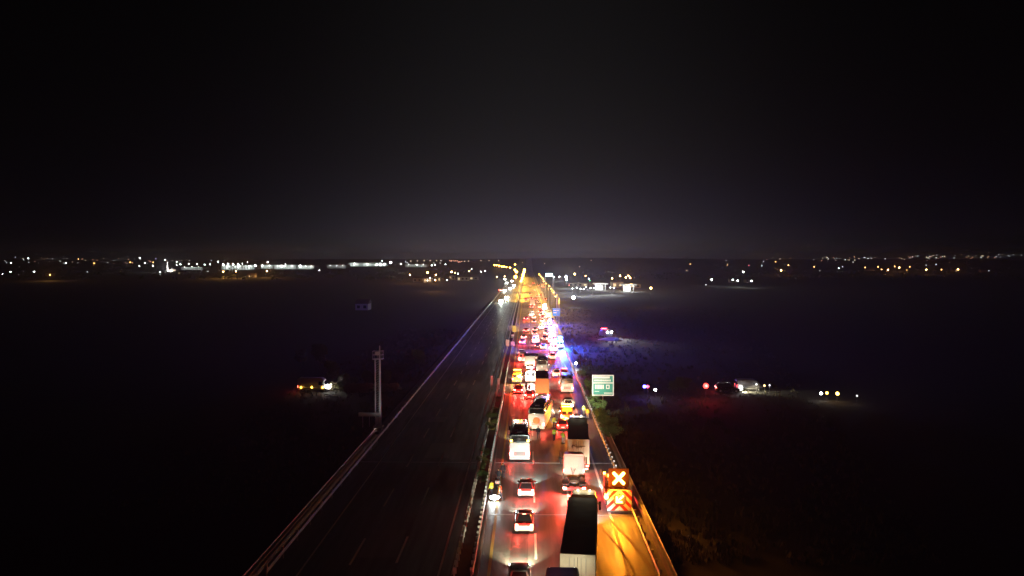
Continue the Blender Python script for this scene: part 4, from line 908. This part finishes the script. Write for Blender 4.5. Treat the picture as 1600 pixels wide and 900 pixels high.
# ------------------------------------------------------------------ street lamps along the motorway
def street_lamp(label, px, py, h, arm, group, power, rad=.3, m=None, xyz=None, col=(1, .5, .06)):
    p = xyz or on_land(px, py, h); o = thing('street_lamp', label, 'street lamp', p, 0, group)
    part('pole', MB().tube((0, 0, 0), (0, 0, h - .3), .16, 8, .08), STEEL, o)
    if arm: part('arm', MB().tube((0, 0, h - .3), (arm, 0, h + .05), .06, 6), STEEL, o)
    part('lamp_head', MB().box(arm - .4, arm + .4, -.2, .2, h + .02, h + .14), DARKP, o, .03)
    part('lens', MB().ball((arm, 0, h - rad * .55), rad, 8, 6), m or SODIUM, o)
    if power: lamp('SPOT', (arm, -.2, h - rad * 1.9), col, power, o, (0, 0, 0), .3, 150, .5, 'lamp_light')
SODIUM = glow('sodium_lens', (1, .46, .05), 60)
ordn = ['nearest', 'second nearest', 'third nearest', 'fourth nearest', 'fifth nearest', 'sixth nearest', 'seventh nearest', 'eighth nearest', 'ninth nearest', 'tenth nearest', 'eleventh nearest', 'twelfth nearest']
for i in range(11):
    Y = 268 + 36 * i * (1 + .02 * i)
    street_lamp(ordn[i] + ' amber street lamp in the row on the right verge of the motorway', 0, 0, 12, -1.4, 'amber street lamps on the right verge', 34000, .17 + .018 * i, m=glow('amber_lens_small', (1, .46, .08), 22), xyz=(11.9 + random.uniform(-.4, .9), Y + random.uniform(-7, 7), 0))
for i in range(11):
    Y = 470 + 40 * i * (1 + .04 * i)
    street_lamp(ordn[i] + ' amber street lamp in the row along the median', 0, 0, 12, 1.3, 'amber street lamps along the median', 60000, .55 + .06 * i, xyz=(-5.1 + random.uniform(-.25, .25), Y + random.uniform(-12, 12), 0))
for i, (px, py) in enumerate([(805, 413), (804.5, 421), (807, 424), (805.5, 431.5), (797, 417.8), (791, 416.5), (787.5, 416.2), (784, 415.8), (780, 415), (776, 414), (773, 413.8)]):
    street_lamp('amber street lamp, ' + ordn[i] + ' on the far bend curving left above the headlights', px, py, 11, 0, 'amber street lamps on the far bend', 5000, 1.3)

# ------------------------------------------------------------------ horizon: buildings and lamps
WALLS = [mat('wall_render_%s' % n, c, .9, 0, .15, .2) for n, c in (('grey', (.4, .4, .4)), ('warm', (.5, .42, .32)), ('white', (.6, .6, .58)))]
ROOFM = mat('roof_dark', (.1, .06, .05), .9)
def building(name, label, px, pyb, wpx, hpx, m, roof='flat', win=True, lit=0., group=None, depth=None):
    p = on_land(px, pyb, .6); k = p[1] / FPX; w = wpx * k / 2; h = max(3.2, hpx * k); d = depth or max(8, w * .8)
    o = thing(name, label, 'building', p, 0, group)
    part('wall', MB().box(-w, w, 0, d, 0, h), m, o)
    if roof == 'flat': part('roof', MB().box(-w - .3, w + .3, -.3, d + .3, h, h + .5), ROOFM, o)
    else:
        part('roof', MB().add([(-w - .4, -.4, h), (w + .4, -.4, h), (w + .4, d + .4, h), (-w - .4, d + .4, h), (-w - .4, d / 2, h + w * .35 + 1), (w + .4, d / 2, h + w * .35 + 1)], [(0, 1, 5, 4), (2, 3, 4, 5), (1, 2, 5), (3, 0, 4), (3, 2, 1, 0)]), ROOFM, o)
    if win:
        nx_ = max(2, min(12, int(w * 2 / 4))); nf = max(1, min(4, int(h / 3)))
        for f in range(nf):
            for q in range(nx_):
                x = -w + (q + .5) * 2 * w / nx_; z = h * (f + .3) / nf
                lm = WINL if random.random() < lit else GLASS
                part('window', MB().box(x - w / nx_ * .45, x + w / nx_ * .45, -.08, -.01, z, z + h / nf * .45), lm, o)
    return o
GW = 'long warehouses on the left horizon'
warehouse_specs = [(372, 421, 52, 7, 'pale warehouse under the four brightest white floodlights'), (410, 419, 34, 5, 'low warehouse right of the four bright floodlights'), (445, 420, 34, 6, 'warehouse under the fourth isolated white floodlight'), (478, 420, 26, 5, 'warehouse with a mast, right end of the floodlit estate'),
                   (526, 419, 30, 5, 'dim grey warehouse in the unlit gap of the left horizon'), (574, 416, 62, 5, 'long bright white warehouse left of the cluster of white lamps'), (300, 421, 34, 4, 'dim warehouse between the minaret and the bright floodlights'), (650, 417, 34, 4, 'low warehouse right of the cluster of white lamps')]
for px, py, w_, h_, lb in warehouse_specs:
    o = building('warehouse', lb, px, py, w_, h_, WALLS[2], 'flat', True, 0, GW, 40)
    kk_ = o.location.y / FPX; pw_ = {372: 1.6, 410: 1, 445: 1, 478: .8, 526: .15, 574: 2.2, 300: .5, 650: .5}[px]
    for q in range(3):
        xx_ = (q - 1) * w_ * kk_ * .33
        part('added_wall_lamp', MB().box(xx_ - .5, xx_ + .5, -.9, -.2, 6.2, 6.5), MATS['white_lamp'], o)  # wall lamps added to brighten the warehouse fronts
        lamp('SPOT', (xx_, -9, 8), (.88, 1, .95), 7000 * pw_, o, (R(65), 0, 0), .6, 140, .6, 'added_wall_fill')  # added spot in front of the wall
HW = glow('white_far_lens', (.9, 1, .97), 40); HWb = glow('white_far_lens_bright', (.92, 1, 1), 110); HO = glow('orange_far_lens', (1, .45, .12), 22); HOb = glow('orange_far_lens_bright', (1, .5, .16), 70); HR = glow('red_far_lens', (1, .12, .15), 12)
HD = glow('dim_far_lens', (1, .75, .5), 5); HDw = glow('dim_white_far_lens', (.9, .95, 1), 6); HDr = glow('dim_red_far_lens', (1, .4, .25), 5)
FAR = {}
def far_lamp(px, py, m, label, group, h=9, sz=.8, power=0, col=(1, 1, 1)):
    p = on_land(px, py, h)
    if p[1] > 2420: h = max(5, CAMZ - (py - 405) / FPX * p[1] - p[2])
    rad = max(.2, p[1] / FPX * .55 * sz)
    o = thing('distant_lamp', label, 'lamp', p, 0, group); FAR.setdefault(label, []).append((px, o))
    part('pole', MB().tube((0, 0, 0), (0, 0, h), .07, 5), CHAS, o)
    part('lens', MB().ball((0, 0, h), rad, 8, 6), m, o)
    if power: lamp('POINT', (0, -rad - 1, h + .3), col, power, o, size=1, name='lamp_light')
floods = [(349, 413.5, 1.7, 9e5), (356, 413, 1.4, 5e5), (364.5, 413, 1.7, 9e5), (372, 413, 1.4, 5e5), (399, 415, 1.6, 9e5), (410, 415, 1.2, 3e5), (418.5, 410, 1.1, 2e5), (440, 415.5, 1.6, 9e5), (469, 415.5, 1.5, 8e5), (387, 409.5, .8, 0), (379, 412.5, .7, 0), (446, 413, .7, 0),
          (588, 414, 1.3, 6e5), (594.5, 414, 1.4, 6e5), (601, 413, 1.4, 5e5), (610.5, 410.5, 1.8, 9e5), (626.5, 412.5, 1.1, 3e5), (597, 408, .7, 0), (282, 413, 1.0, 2e5), (295, 412.5, .9, 2e5), (308, 413, .9, 0), (320, 413.5, .9, 2e5), (328, 413, .7, 0), (340.5, 409, .9, 0)]
for i, (px, py, s, pw) in enumerate(floods):
    if pw >= 5e5: far_lamp(px, py, HWb, 'large white floodlight in the floodlit industrial estate on the left horizon', 'large white floodlights over the estate', 14, s, 0, (.9, 1, .97))
    else: far_lamp(px, py, HW, 'smaller white lamp in the floodlit industrial estate on the left horizon', 'smaller white lamps of the estate', 14, s, 0, (.9, 1, .97))
for px, py, s in [(349, 424.5, 1.2), (368.5, 424, 1.2), (417, 423.5, 1.2)]:
    far_lamp(px, py, HOb, 'orange lamp in the row of three below the white floodlights', 'row of three orange lamps below the floodlights', 9, s, 2e4, (1, .45, .1))
far_lamp(499, 422.5, HW, 'lone white lamp below the dim warehouse on the left horizon', None, 9, 1.0)
far_lamp(78, 429.5, HO, 'orange lamp beside the house at the far left', None, 7, 1.2, 9000, (1, .45, .1))
building('house', 'small house lit orange by a lamp at the far left', 76, 431, 10, 5, WALLS[1], 'gable', True, .2)
for px, py, s in [(4, 428.5, .8), (16.5, 424.5, 1.1), (53.5, 424.5, 1.1), (17.5, 411, .8), (10, 411, .5), (44, 404, .9), (24, 401.5, .6), (103, 411, .8), (100, 411.5, .6), (94, 408, .6), (136.5, 425, .6), (82, 404.5, .5), (168, 410.5, .7), (218.5, 403, 1.0), (218, 415.5, .9), (226, 411, .8), (239, 415.5, 1.0), (250, 425.5, .8), (250, 429, .5), (325, 424, .7), (258, 406, .8), (276, 409.5, .8), (276, 414, .8), (330, 407, .6), (296, 407, .5)]:
    far_lamp(px, py, HW if s >= .8 else HDw, 'small white lamp scattered over the dark plain at the far left', 'scattered white lamps far left', 8, s)
for px, py, s in [(122.5, 405, .9), (128.5, 405, .8), (147, 411.5, 1.1), (152, 406.5, .5), (145, 406, .5), (200.5, 405.5, .8), (203.5, 410, 1.0), (207, 411, .8), (186, 405, .4), (235, 409.5, .8), (239.5, 410, .9), (65, 402.5, .4), (75, 402.5, .4)]:
    far_lamp(px, py, HDr if s < .9 else HO, 'small reddish lamp scattered along the far left skyline', 'scattered reddish lamps far left', 8, s)
far_lamp(243.5, 404, glow('violet_lens', (.5, .4, 1), 6), 'single violet lamp on the skyline left of the minaret', None, 12, .9)
# minaret and mosque
p = on_land(262, 425, .5); k = p[1] / FPX; mo_ = thing('minaret', 'slender white lit minaret on the left horizon', 'minaret', p)
Hm = 20 * k; LITW = mat('white_stone', (.7, .7, .68), .7)
part('shaft', MB().tube((0, 0, 0), (0, 0, Hm * .55), .9, 12, .75).tube((0, 0, Hm * .58), (0, 0, Hm * .85), .65, 12, .55), LITW, mo_)
part('balcony', MB().tube((0, 0, Hm * .55), (0, 0, Hm * .58), 1.4, 12, 1.4), LITW, mo_); part('spire', MB().tube((0, 0, Hm * .85), (0, 0, Hm * 1.1), .65, 12, .03), GREYP, mo_)
lamp('POINT', (3, -7, 4), (1, .95, .9), 2.2e4, mo_, size=.5); lamp('POINT', (-3, -6, 12), (1, .95, .9), 2.2e4, mo_, size=.5)
ms_ = thing('mosque', 'low domed mosque beside the white minaret', 'mosque', (p[0] + 9, p[1] + 6, p[2])); part('wall', MB().box(-7, 7, -6, 6, 0, 5), WALLS[1], ms_); part('dome', MB().ball((0, 0, 5), 5, 14, 8, (1, 1, .7)), GREYP, ms_, 0, True)
for q in range(4): part('window', MB().box(-5.5 + q * 3.2, -4.2 + q * 3.2, -6.06, -6.001, 1.5, 3.8), WINL, ms_)
# orange lit hamlet left of the road
for px, py, s, pw in [(640.5, 429.5, 1.2, 2e4), (668, 426, 1.8, 5e4), (681, 429.5, 1.3, 2e4), (680, 437.5, 1.3, 2e4), (705.5, 425, 1.9, 6e4), (711, 426.5, .8, 0), (733, 424, .9, 6e3)]:
    far_lamp(px, py, HOb, 'orange lamp in the lit hamlet left of the motorway', 'orange lamps in the hamlet', 9, s, pw * .3, (1, .42, .08))
for px, py, s in [(672, 434.5, 1.0), (668, 438.5, .7), (698.5, 438, 1.0), (715.5, 428, .9), (751.5, 424.5, .9), (758, 423.5, .9), (737, 420.5, .6)]:
    far_lamp(px, py, HW, 'white lamp in or near the hamlet left of the motorway', 'white lamps near the hamlet', 6, s)
for px, py, w_, h_, m, lt, lb in [(652, 440, 14, 6, 1, .2, 'low farm building at the left end of the orange lit hamlet'), (668, 441, 14, 7, 0, .3, 'two storey house under the tall orange lamp of the hamlet'), (684, 440, 9, 8, 1, .4, 'ochre house beside two orange lamps in the hamlet'), (706, 437, 9, 7, 1, .4, 'house under the brightest orange lamp of the hamlet'), (723, 438, 18, 6, 2, .6, 'lit yard building with yellow windows right of the brightest hamlet lamp'), (740, 437, 14, 5, 0, .2, 'dim building at the right end of the hamlet')]:
    building('house', lb, px, py, w_, h_, WALLS[m], 'gable' if m != 2 else 'flat', True, lt, 'buildings of the orange lit hamlet', 9)
for px, py, s in [(642, 408.5, .9), (652, 408, .9), (662.5, 407.5, .9), (672, 407.5, .9), (682, 407.3, .9), (689, 407.5, .8), (678, 411, .8), (688, 411, .8), (634, 409, .7), (636, 411, .7)]:
    far_lamp(px, py, HDw if s < .9 else HD, 'pale lamp in the row on the skyline above the hamlet', 'pale skyline lamps above the hamlet', 9, s)
for px, py in [(674.5, 414.5), (679.5, 414), (652, 414), (696, 413)]: far_lamp(px, py, HW, 'white lamp just above the orange lit hamlet', 'white lamps just above the hamlet', 9, .9)
for k in range(11): far_lamp(702 + k * 2.0 + random.uniform(-.6, .6), 407.5 + (1.5 if k > 6 else 0) + random.uniform(-.4, .8), HDr, 'tiny orange lamp in the dense skyline strip left of the road', 'tiny orange lamps of the dense strip', 9, .85)
for px, py in [(751.5, 407.2), (764, 407.5), (779, 407.5), (726, 408.5), (732, 408), (816, 410), (851, 412), (905.5, 416.5), (923.5, 407)]: far_lamp(px, py, HD, 'faint lamp on the skyline behind the motorway', 'faint lamps behind the motorway', 9, .8)
far_lamp(788.5, 432, HOb, 'small orange lamp, left of two beside the left carriageway far off', 'two orange lamps by the left carriageway', 9, 1.0); 
far_lamp(776.5, 432.5, HOb, 'small orange lamp, right of two beside the left carriageway far off', 'two orange lamps by the left carriageway', 9, .9)
# services right of the road
part_g = 'service area lamps right of the motorway'
for px, py, s, pw in [(898, 428.5, 2.0, 9e4), (884.5, 435.5, .01, 0), (915, 431, .9, 0), (956.5, 435, 1.4, 2e4), (969, 431, 1.6, 3e4), (978, 433.5, 1.6, 3e4), (982, 431, 1.4, 3e4), (984.5, 434.5, 1.5, 3e4), (1017, 450.5, 2.4, 8e3)]:
    if s < .1: continue
    lb = 'large orange lamp over the service area right of the motorway'
    if px > 1010: lb = 'very bright warm floodlight at the right end of the service area'
    elif px == 898: lb = 'large orange lamp at the left of the service area, next to the white glare'
    far_lamp(px, py, HOb, lb, None if px > 1010 or px == 898 else 'orange lamps over the service area', 10, s, pw * .2, (1, .5, .12))
for px, py, s, pw in [(884.5, 432.5, 2.3, 1.5e5), (885, 437, 2.0, 9e4), (874, 432.5, 1.1, 1e4), (865, 433, 1.0, 1e4), (894.5, 451, 1.0, 5e3), (907, 451.3, 1.1, 5e3), (912, 451.3, 1.1, 5e3), (922.5, 450.5, .9, 4e3), (938.5, 450.5, 1.1, 5e3), (953.5, 449.8, 1.1, 5e3), (959, 449.8, 1.1, 5e3), (901.5, 449.5, .7, 0), (916, 449, .7, 0), (920, 436, 1.0, 0), (928, 450.6, .7, 0)]:
    if pw >= 9e4: far_lamp(px, py, HWb, 'dazzling white floodlight between the glowing sign and the orange lamp', 'dazzling white floodlights of the service area', 10, s, pw * .2, (.9, 1, 1))
    else: far_lamp(px, py, HW, 'small white lamp along the front of the service area', 'white lamps along the service area front', 5, s, pw)
far_lamp(921.5, 438.5, glow('green_lens', (.1, 1, .3), 12), 'green lamp in the middle of the service area', None, 7, .9)
far_lamp(889.5, 446, HR, 'small red lamp at the left of the service area', None, 4, .8)
def canopy(label, px, pyt, w_, m_em, cat='canopy'):
    p = on_land(px, pyt, 6); k = p[1] / FPX; w = w_ * k / 2
    o = thing('filling_station_canopy', label, cat, p, 0, 'lit canopies of the service area')
    part('roof', MB().box(-w, w, -6, 6, 5.2, 6), WHITE, o); part('fascia', MB().box(-w - .05, w + .05, -6.12, -6.0, 5.0, 6.1), WHITE, o)
    for s in (-.7, 0, .7): part('column', MB().box(s * w - .25, s * w + .25, -.3, .3, 0, 5.2), STEEL, o)
    for s in (-.6, -.2, .2, .6): part('ceiling_light', MB().box(s * w - .8, s * w + .8, -4.5, 4.5, 5.1, 5.18), m_em, o)
    for s in (-.5, .5): lamp('POINT', (s * w, -4, 4.2), (1, 1, .95), 800, o, size=.6)
    lamp('POINT', (0, -12, 7.5), (1, 1, .95), 2e3, o, size=.6)
    part('kiosk', MB().box(-w * .5, w * .5, 8, 13, 0, 4), WALLS[2], o)
canopy('brightly lit white filling station canopy in the middle of the service area', 938, 442.5, 22, WHL)
canopy('lit canopy with greenish light at the right of the service area', 982, 444, 22, WHL)
for px, py, w_, h_, lb in [(903, 447, 30, 5, 'long low building at the left of the service area'), (965, 449, 18, 9, 'two storey building with reddish light left of the greenish canopy'), (984, 449, 34, 5, 'low yellow lit building under the orange lamps at the right')]:
    building('service_building', lb, px, py, w_, h_, WALLS[1], 'flat', True, .5, 'buildings of the service area', 12)
gs = thing('glowing_sign', 'glowing pale cyan signboard on posts above the right row of street lamps', 'signboard', on_land(858, 428, 14))
kk = gs.location.y / FPX
part('panel', MB().box(-5.5 * kk, 5.5 * kk, -.2, .2, 14 - 4 * kk, 14 + .8 * kk), glow('sign_cyan_panel', (.6, .95, 1), 4), gs, .3)
for s in (-1, 1): part('post', MB().tube((s * 3, .4, 0), (s * 3, .4, 13), .3, 8), STEEL, gs)
# right horizon
for px, py, s, b in [(1078.5, 412.8, 1.0, 1), (1112, 437, 1.6, 2), (1145, 437.5, 1.6, 3), (1152.5, 438.5, 1.6, 3), (1174, 439, 1.5, 2), (1161.5, 424.5, 1.5, 2), (1220.5, 422.5, 1.6, 4), (1232, 414.5, 1.1, 1), (1170, 415, .7, 5), (1190.5, 415.5, .9, 0), (1193, 408.5, .6, 0), (1212, 409, .7, 1), (1272, 417, 1.1, 1), (1310.5, 419.5, .9, 2), (1316.5, 417, .8, 0), (1333, 410, .7, 0), (1352, 418, 1.1, 1), (1372, 417, 1.0, 1), (1377.5, 421.3, 1.0, 1), (1387.5, 421.5, 1.2, 4), (1398, 416.5, 1.0, 1), (1405, 418, 1.3, 4), (1421.5, 417, 1.0, 1), (1417, 422, .6, 1), (1447.5, 421.5, 1.3, 4), (1471, 421.5, 1.1, 1), (1462.5, 413.5, .8, 0), (1447, 414.5, .8, 0), (1545, 423, .6, 0), (1281, 423, .4, 0), (1103, 445, .3, 0), (1136.5, 414, .6, 1)]:
    if b == 4: far_lamp(px, py, HOb, 'bright orange lamp on the right hand plain', 'bright orange lamps on the right plain', 8, s, 9000, (1, .4, .1))
    elif b == 2 or b == 3: far_lamp(px, py, HW, 'bright white lamp low on the right hand plain', 'bright white lamps low on the right plain', 6, s, 1200, (1, 1, .8))
    elif b == 5: far_lamp(px, py, HR, 'single red lamp on the right hand plain', None, 8, s)
    elif b == 1: far_lamp(px, py, HO, 'small orange lamp on the right hand plain', 'small orange lamps on the right plain', 8, s)
    else: far_lamp(px, py, HDw, 'small white lamp on the right hand plain', 'small white lamps on the right plain', 8, s)
rr = random.Random(3)
for k in range(85):
    px = rr.choice([rr.uniform(1275, 1430), rr.uniform(1180, 1600), rr.uniform(1430, 1600)]); py = 406.5 - (px - 1200) / 400 * 7 + rr.gauss(0, 1.5)
    py = max(396.5, py)
    far_lamp(px, py, rr.choice([HD, HDr, HDw]), 'tiny faint lamp in the long strip of town lights on the right skyline', 'tiny town lights on the right skyline', 9, rr.uniform(.3, .8))
for k in range(26):
    px = rr.uniform(0, 330); py = rr.uniform(403.5, 412)
    far_lamp(px, py, rr.choice([HD, HDr, HDw]), 'tiny faint lamp in the sparse town lights on the left skyline', 'tiny town lights on the left skyline', 9, rr.uniform(.3, .6))
for px, py, w_, lb in [(1360, 423, 14, 'long dim building left of the orange lamps on the right plain'), (1496, 424.5, 14, 'house lit orange by its own lamp at the right end of the plain'), (1538, 425, 10, 'faint house near the right edge'), (1075, 424, 8, 'dim house right of the service area'), (1171, 441, 12, 'shed beside the low bright white lamps'), (1148, 441, 14, 'shed under the pair of yellowish lamps'), (283, 428, 10, 'faint house below the minaret'), (392, 433, 12, 'pink grey house below the floodlit estate'), (565, 483, 20, 'tiny pale shed alone in the dark left field')]:
    building('house', lb, px, py, w_, 3, WALLS[1 if px > 1000 else 0], 'gable', True, .15, 'scattered farm houses', 8)
far_lamp(1497, 421, HOb, 'orange lamp over the house at the right end of the plain', None, 6, 1.3, 7000, (1, .35, .05))
ORD = 'first second third fourth fifth sixth seventh eighth ninth tenth eleventh twelfth thirteenth fourteenth fifteenth sixteenth seventeenth eighteenth nineteenth twentieth'.split() + ['twenty-' + w for w in 'first second third fourth fifth sixth seventh eighth ninth'.split()]
for lb, rows in FAR.items():
    if 1 < len(rows) <= 29:
        for i, (px, o) in enumerate(sorted(rows, key=lambda r: r[0])): o['label'] = lb + ', ' + ORD[i] + ' from the left'
# masts
for px, py, h, lb in [(480, 404, 30, 'thin lattice mast behind the floodlit estate'), (696.5, 402, 32, 'thin mast above the row of skyline lamps')]:
    p = on_land(px, py + 12, 8); o = thing('lattice_mast', lb, 'mast', p, 0); m = MB()
    for s in (-1, 1): m.tube((s * 1.2, 0, 0), (s * .3, 0, h), .15, 5)
    for k in range(12): m.tube((-1.2 + .07 * k, 0, h * k / 12), (1.2 - .07 * k, 0, h * (k + 1) / 12), .08, 4)
    part('lattice', m, STEEL, o)
# rough scrub and tall grass on the verges and the near fields
sc_ = MB(); rs = random.Random(31)
for k in range(5200):
    side = rs.random()
    if side < .72:
        y = 62 + 330 * rs.random() ** 1.3; x = 12.6 + (9 + y * .22) * rs.random() ** 1.6
    else:
        y = 70 + 200 * rs.random(); x = -23.2 - 22 * rs.random() ** 1.4
    if abs(x - 12.9) < .6 and 120 < y < 130: continue
    h = rs.uniform(.25, .6) * (1.9 if rs.random() < .08 else 1); r0_ = h * rs.uniform(.5, 1.1)
    for q in range(7):
        a = rs.uniform(0, 6.28); c = Vector((x + r0_ * rs.uniform(-1, 1), y + r0_ * rs.uniform(-1, 1), 0)); t = c + Vector((math.cos(a) * h * .4, math.sin(a) * h * .4, h)); wv = Vector((-math.sin(a), math.cos(a), 0)) * .06
        sc_.add([c - wv, c + wv, t + wv * .3, t - wv * .3], [(0, 1, 2, 3)])
so_ = link('verge_scrub', sc_.mesh('verge_scrub', mat('scrub_grass', (.035, .035, .016), .9, 0, .5, .15)), None); so_['kind'] = 'stuff'; so_['label'] = 'rough dry grass and scrub on the verges and near fields'
# dark woods on the far plain: one mass of foliage
wm = MB(); rw = random.Random(8)
for k in range(900):
    px = rw.uniform(-20, 1620)
    if 740 < px < 900: continue
    y = rw.uniform(900, 2300); d = ray(px, 405); x = d.x * y / d.y; z = terrain(x, y); s = rw.uniform(2.2, 4.2)
    for q in range(9):
        c = (x + rw.gauss(0, 4), y + rw.gauss(0, 3), z + rw.uniform(.2, 1) * s)
        u = Vector((rw.gauss(0, 1), rw.gauss(0, 1), rw.gauss(0, 1))).normalized() * s * .5; w = u.orthogonal().normalized() * s * .35; C_ = Vector(c)
        wm.add([C_ - u, C_ + w, C_ + u, C_ - w], [(0, 1, 2, 3)])
wo_ = link('distant_woods', wm.mesh('distant_woods', mat('wood_leaf', (.03, .04, .02), .9)), None); wo_['kind'] = 'stuff'; wo_['label'] = 'dark low woods and hedges scattered over the distant plain'

# ------------------------------------------------------------------ haze
hz = MB().box(-3700, 3700, -80, 3050, -1.2, 47); ho = link('haze', hz.mesh('haze', None), None); ho['kind'] = 'stuff'; ho['label'] = 'thin night haze over the motorway and plain'
hmz = bpy.data.materials.new('haze'); hmz.use_nodes = True; hmz.node_tree.nodes.remove(hmz.node_tree.nodes['Principled BSDF'])
pv = hmz.node_tree.nodes.new('ShaderNodeVolumePrincipled'); pv.inputs['Density'].default_value = .00023; pv.inputs['Color'].default_value = (.92, .92, .95, 1); pv.inputs['Anisotropy'].default_value = .4
hmz.node_tree.links.new(pv.outputs[0], hmz.node_tree.nodes['Material Output'].inputs['Volume']); ho.data.materials.append(hmz)
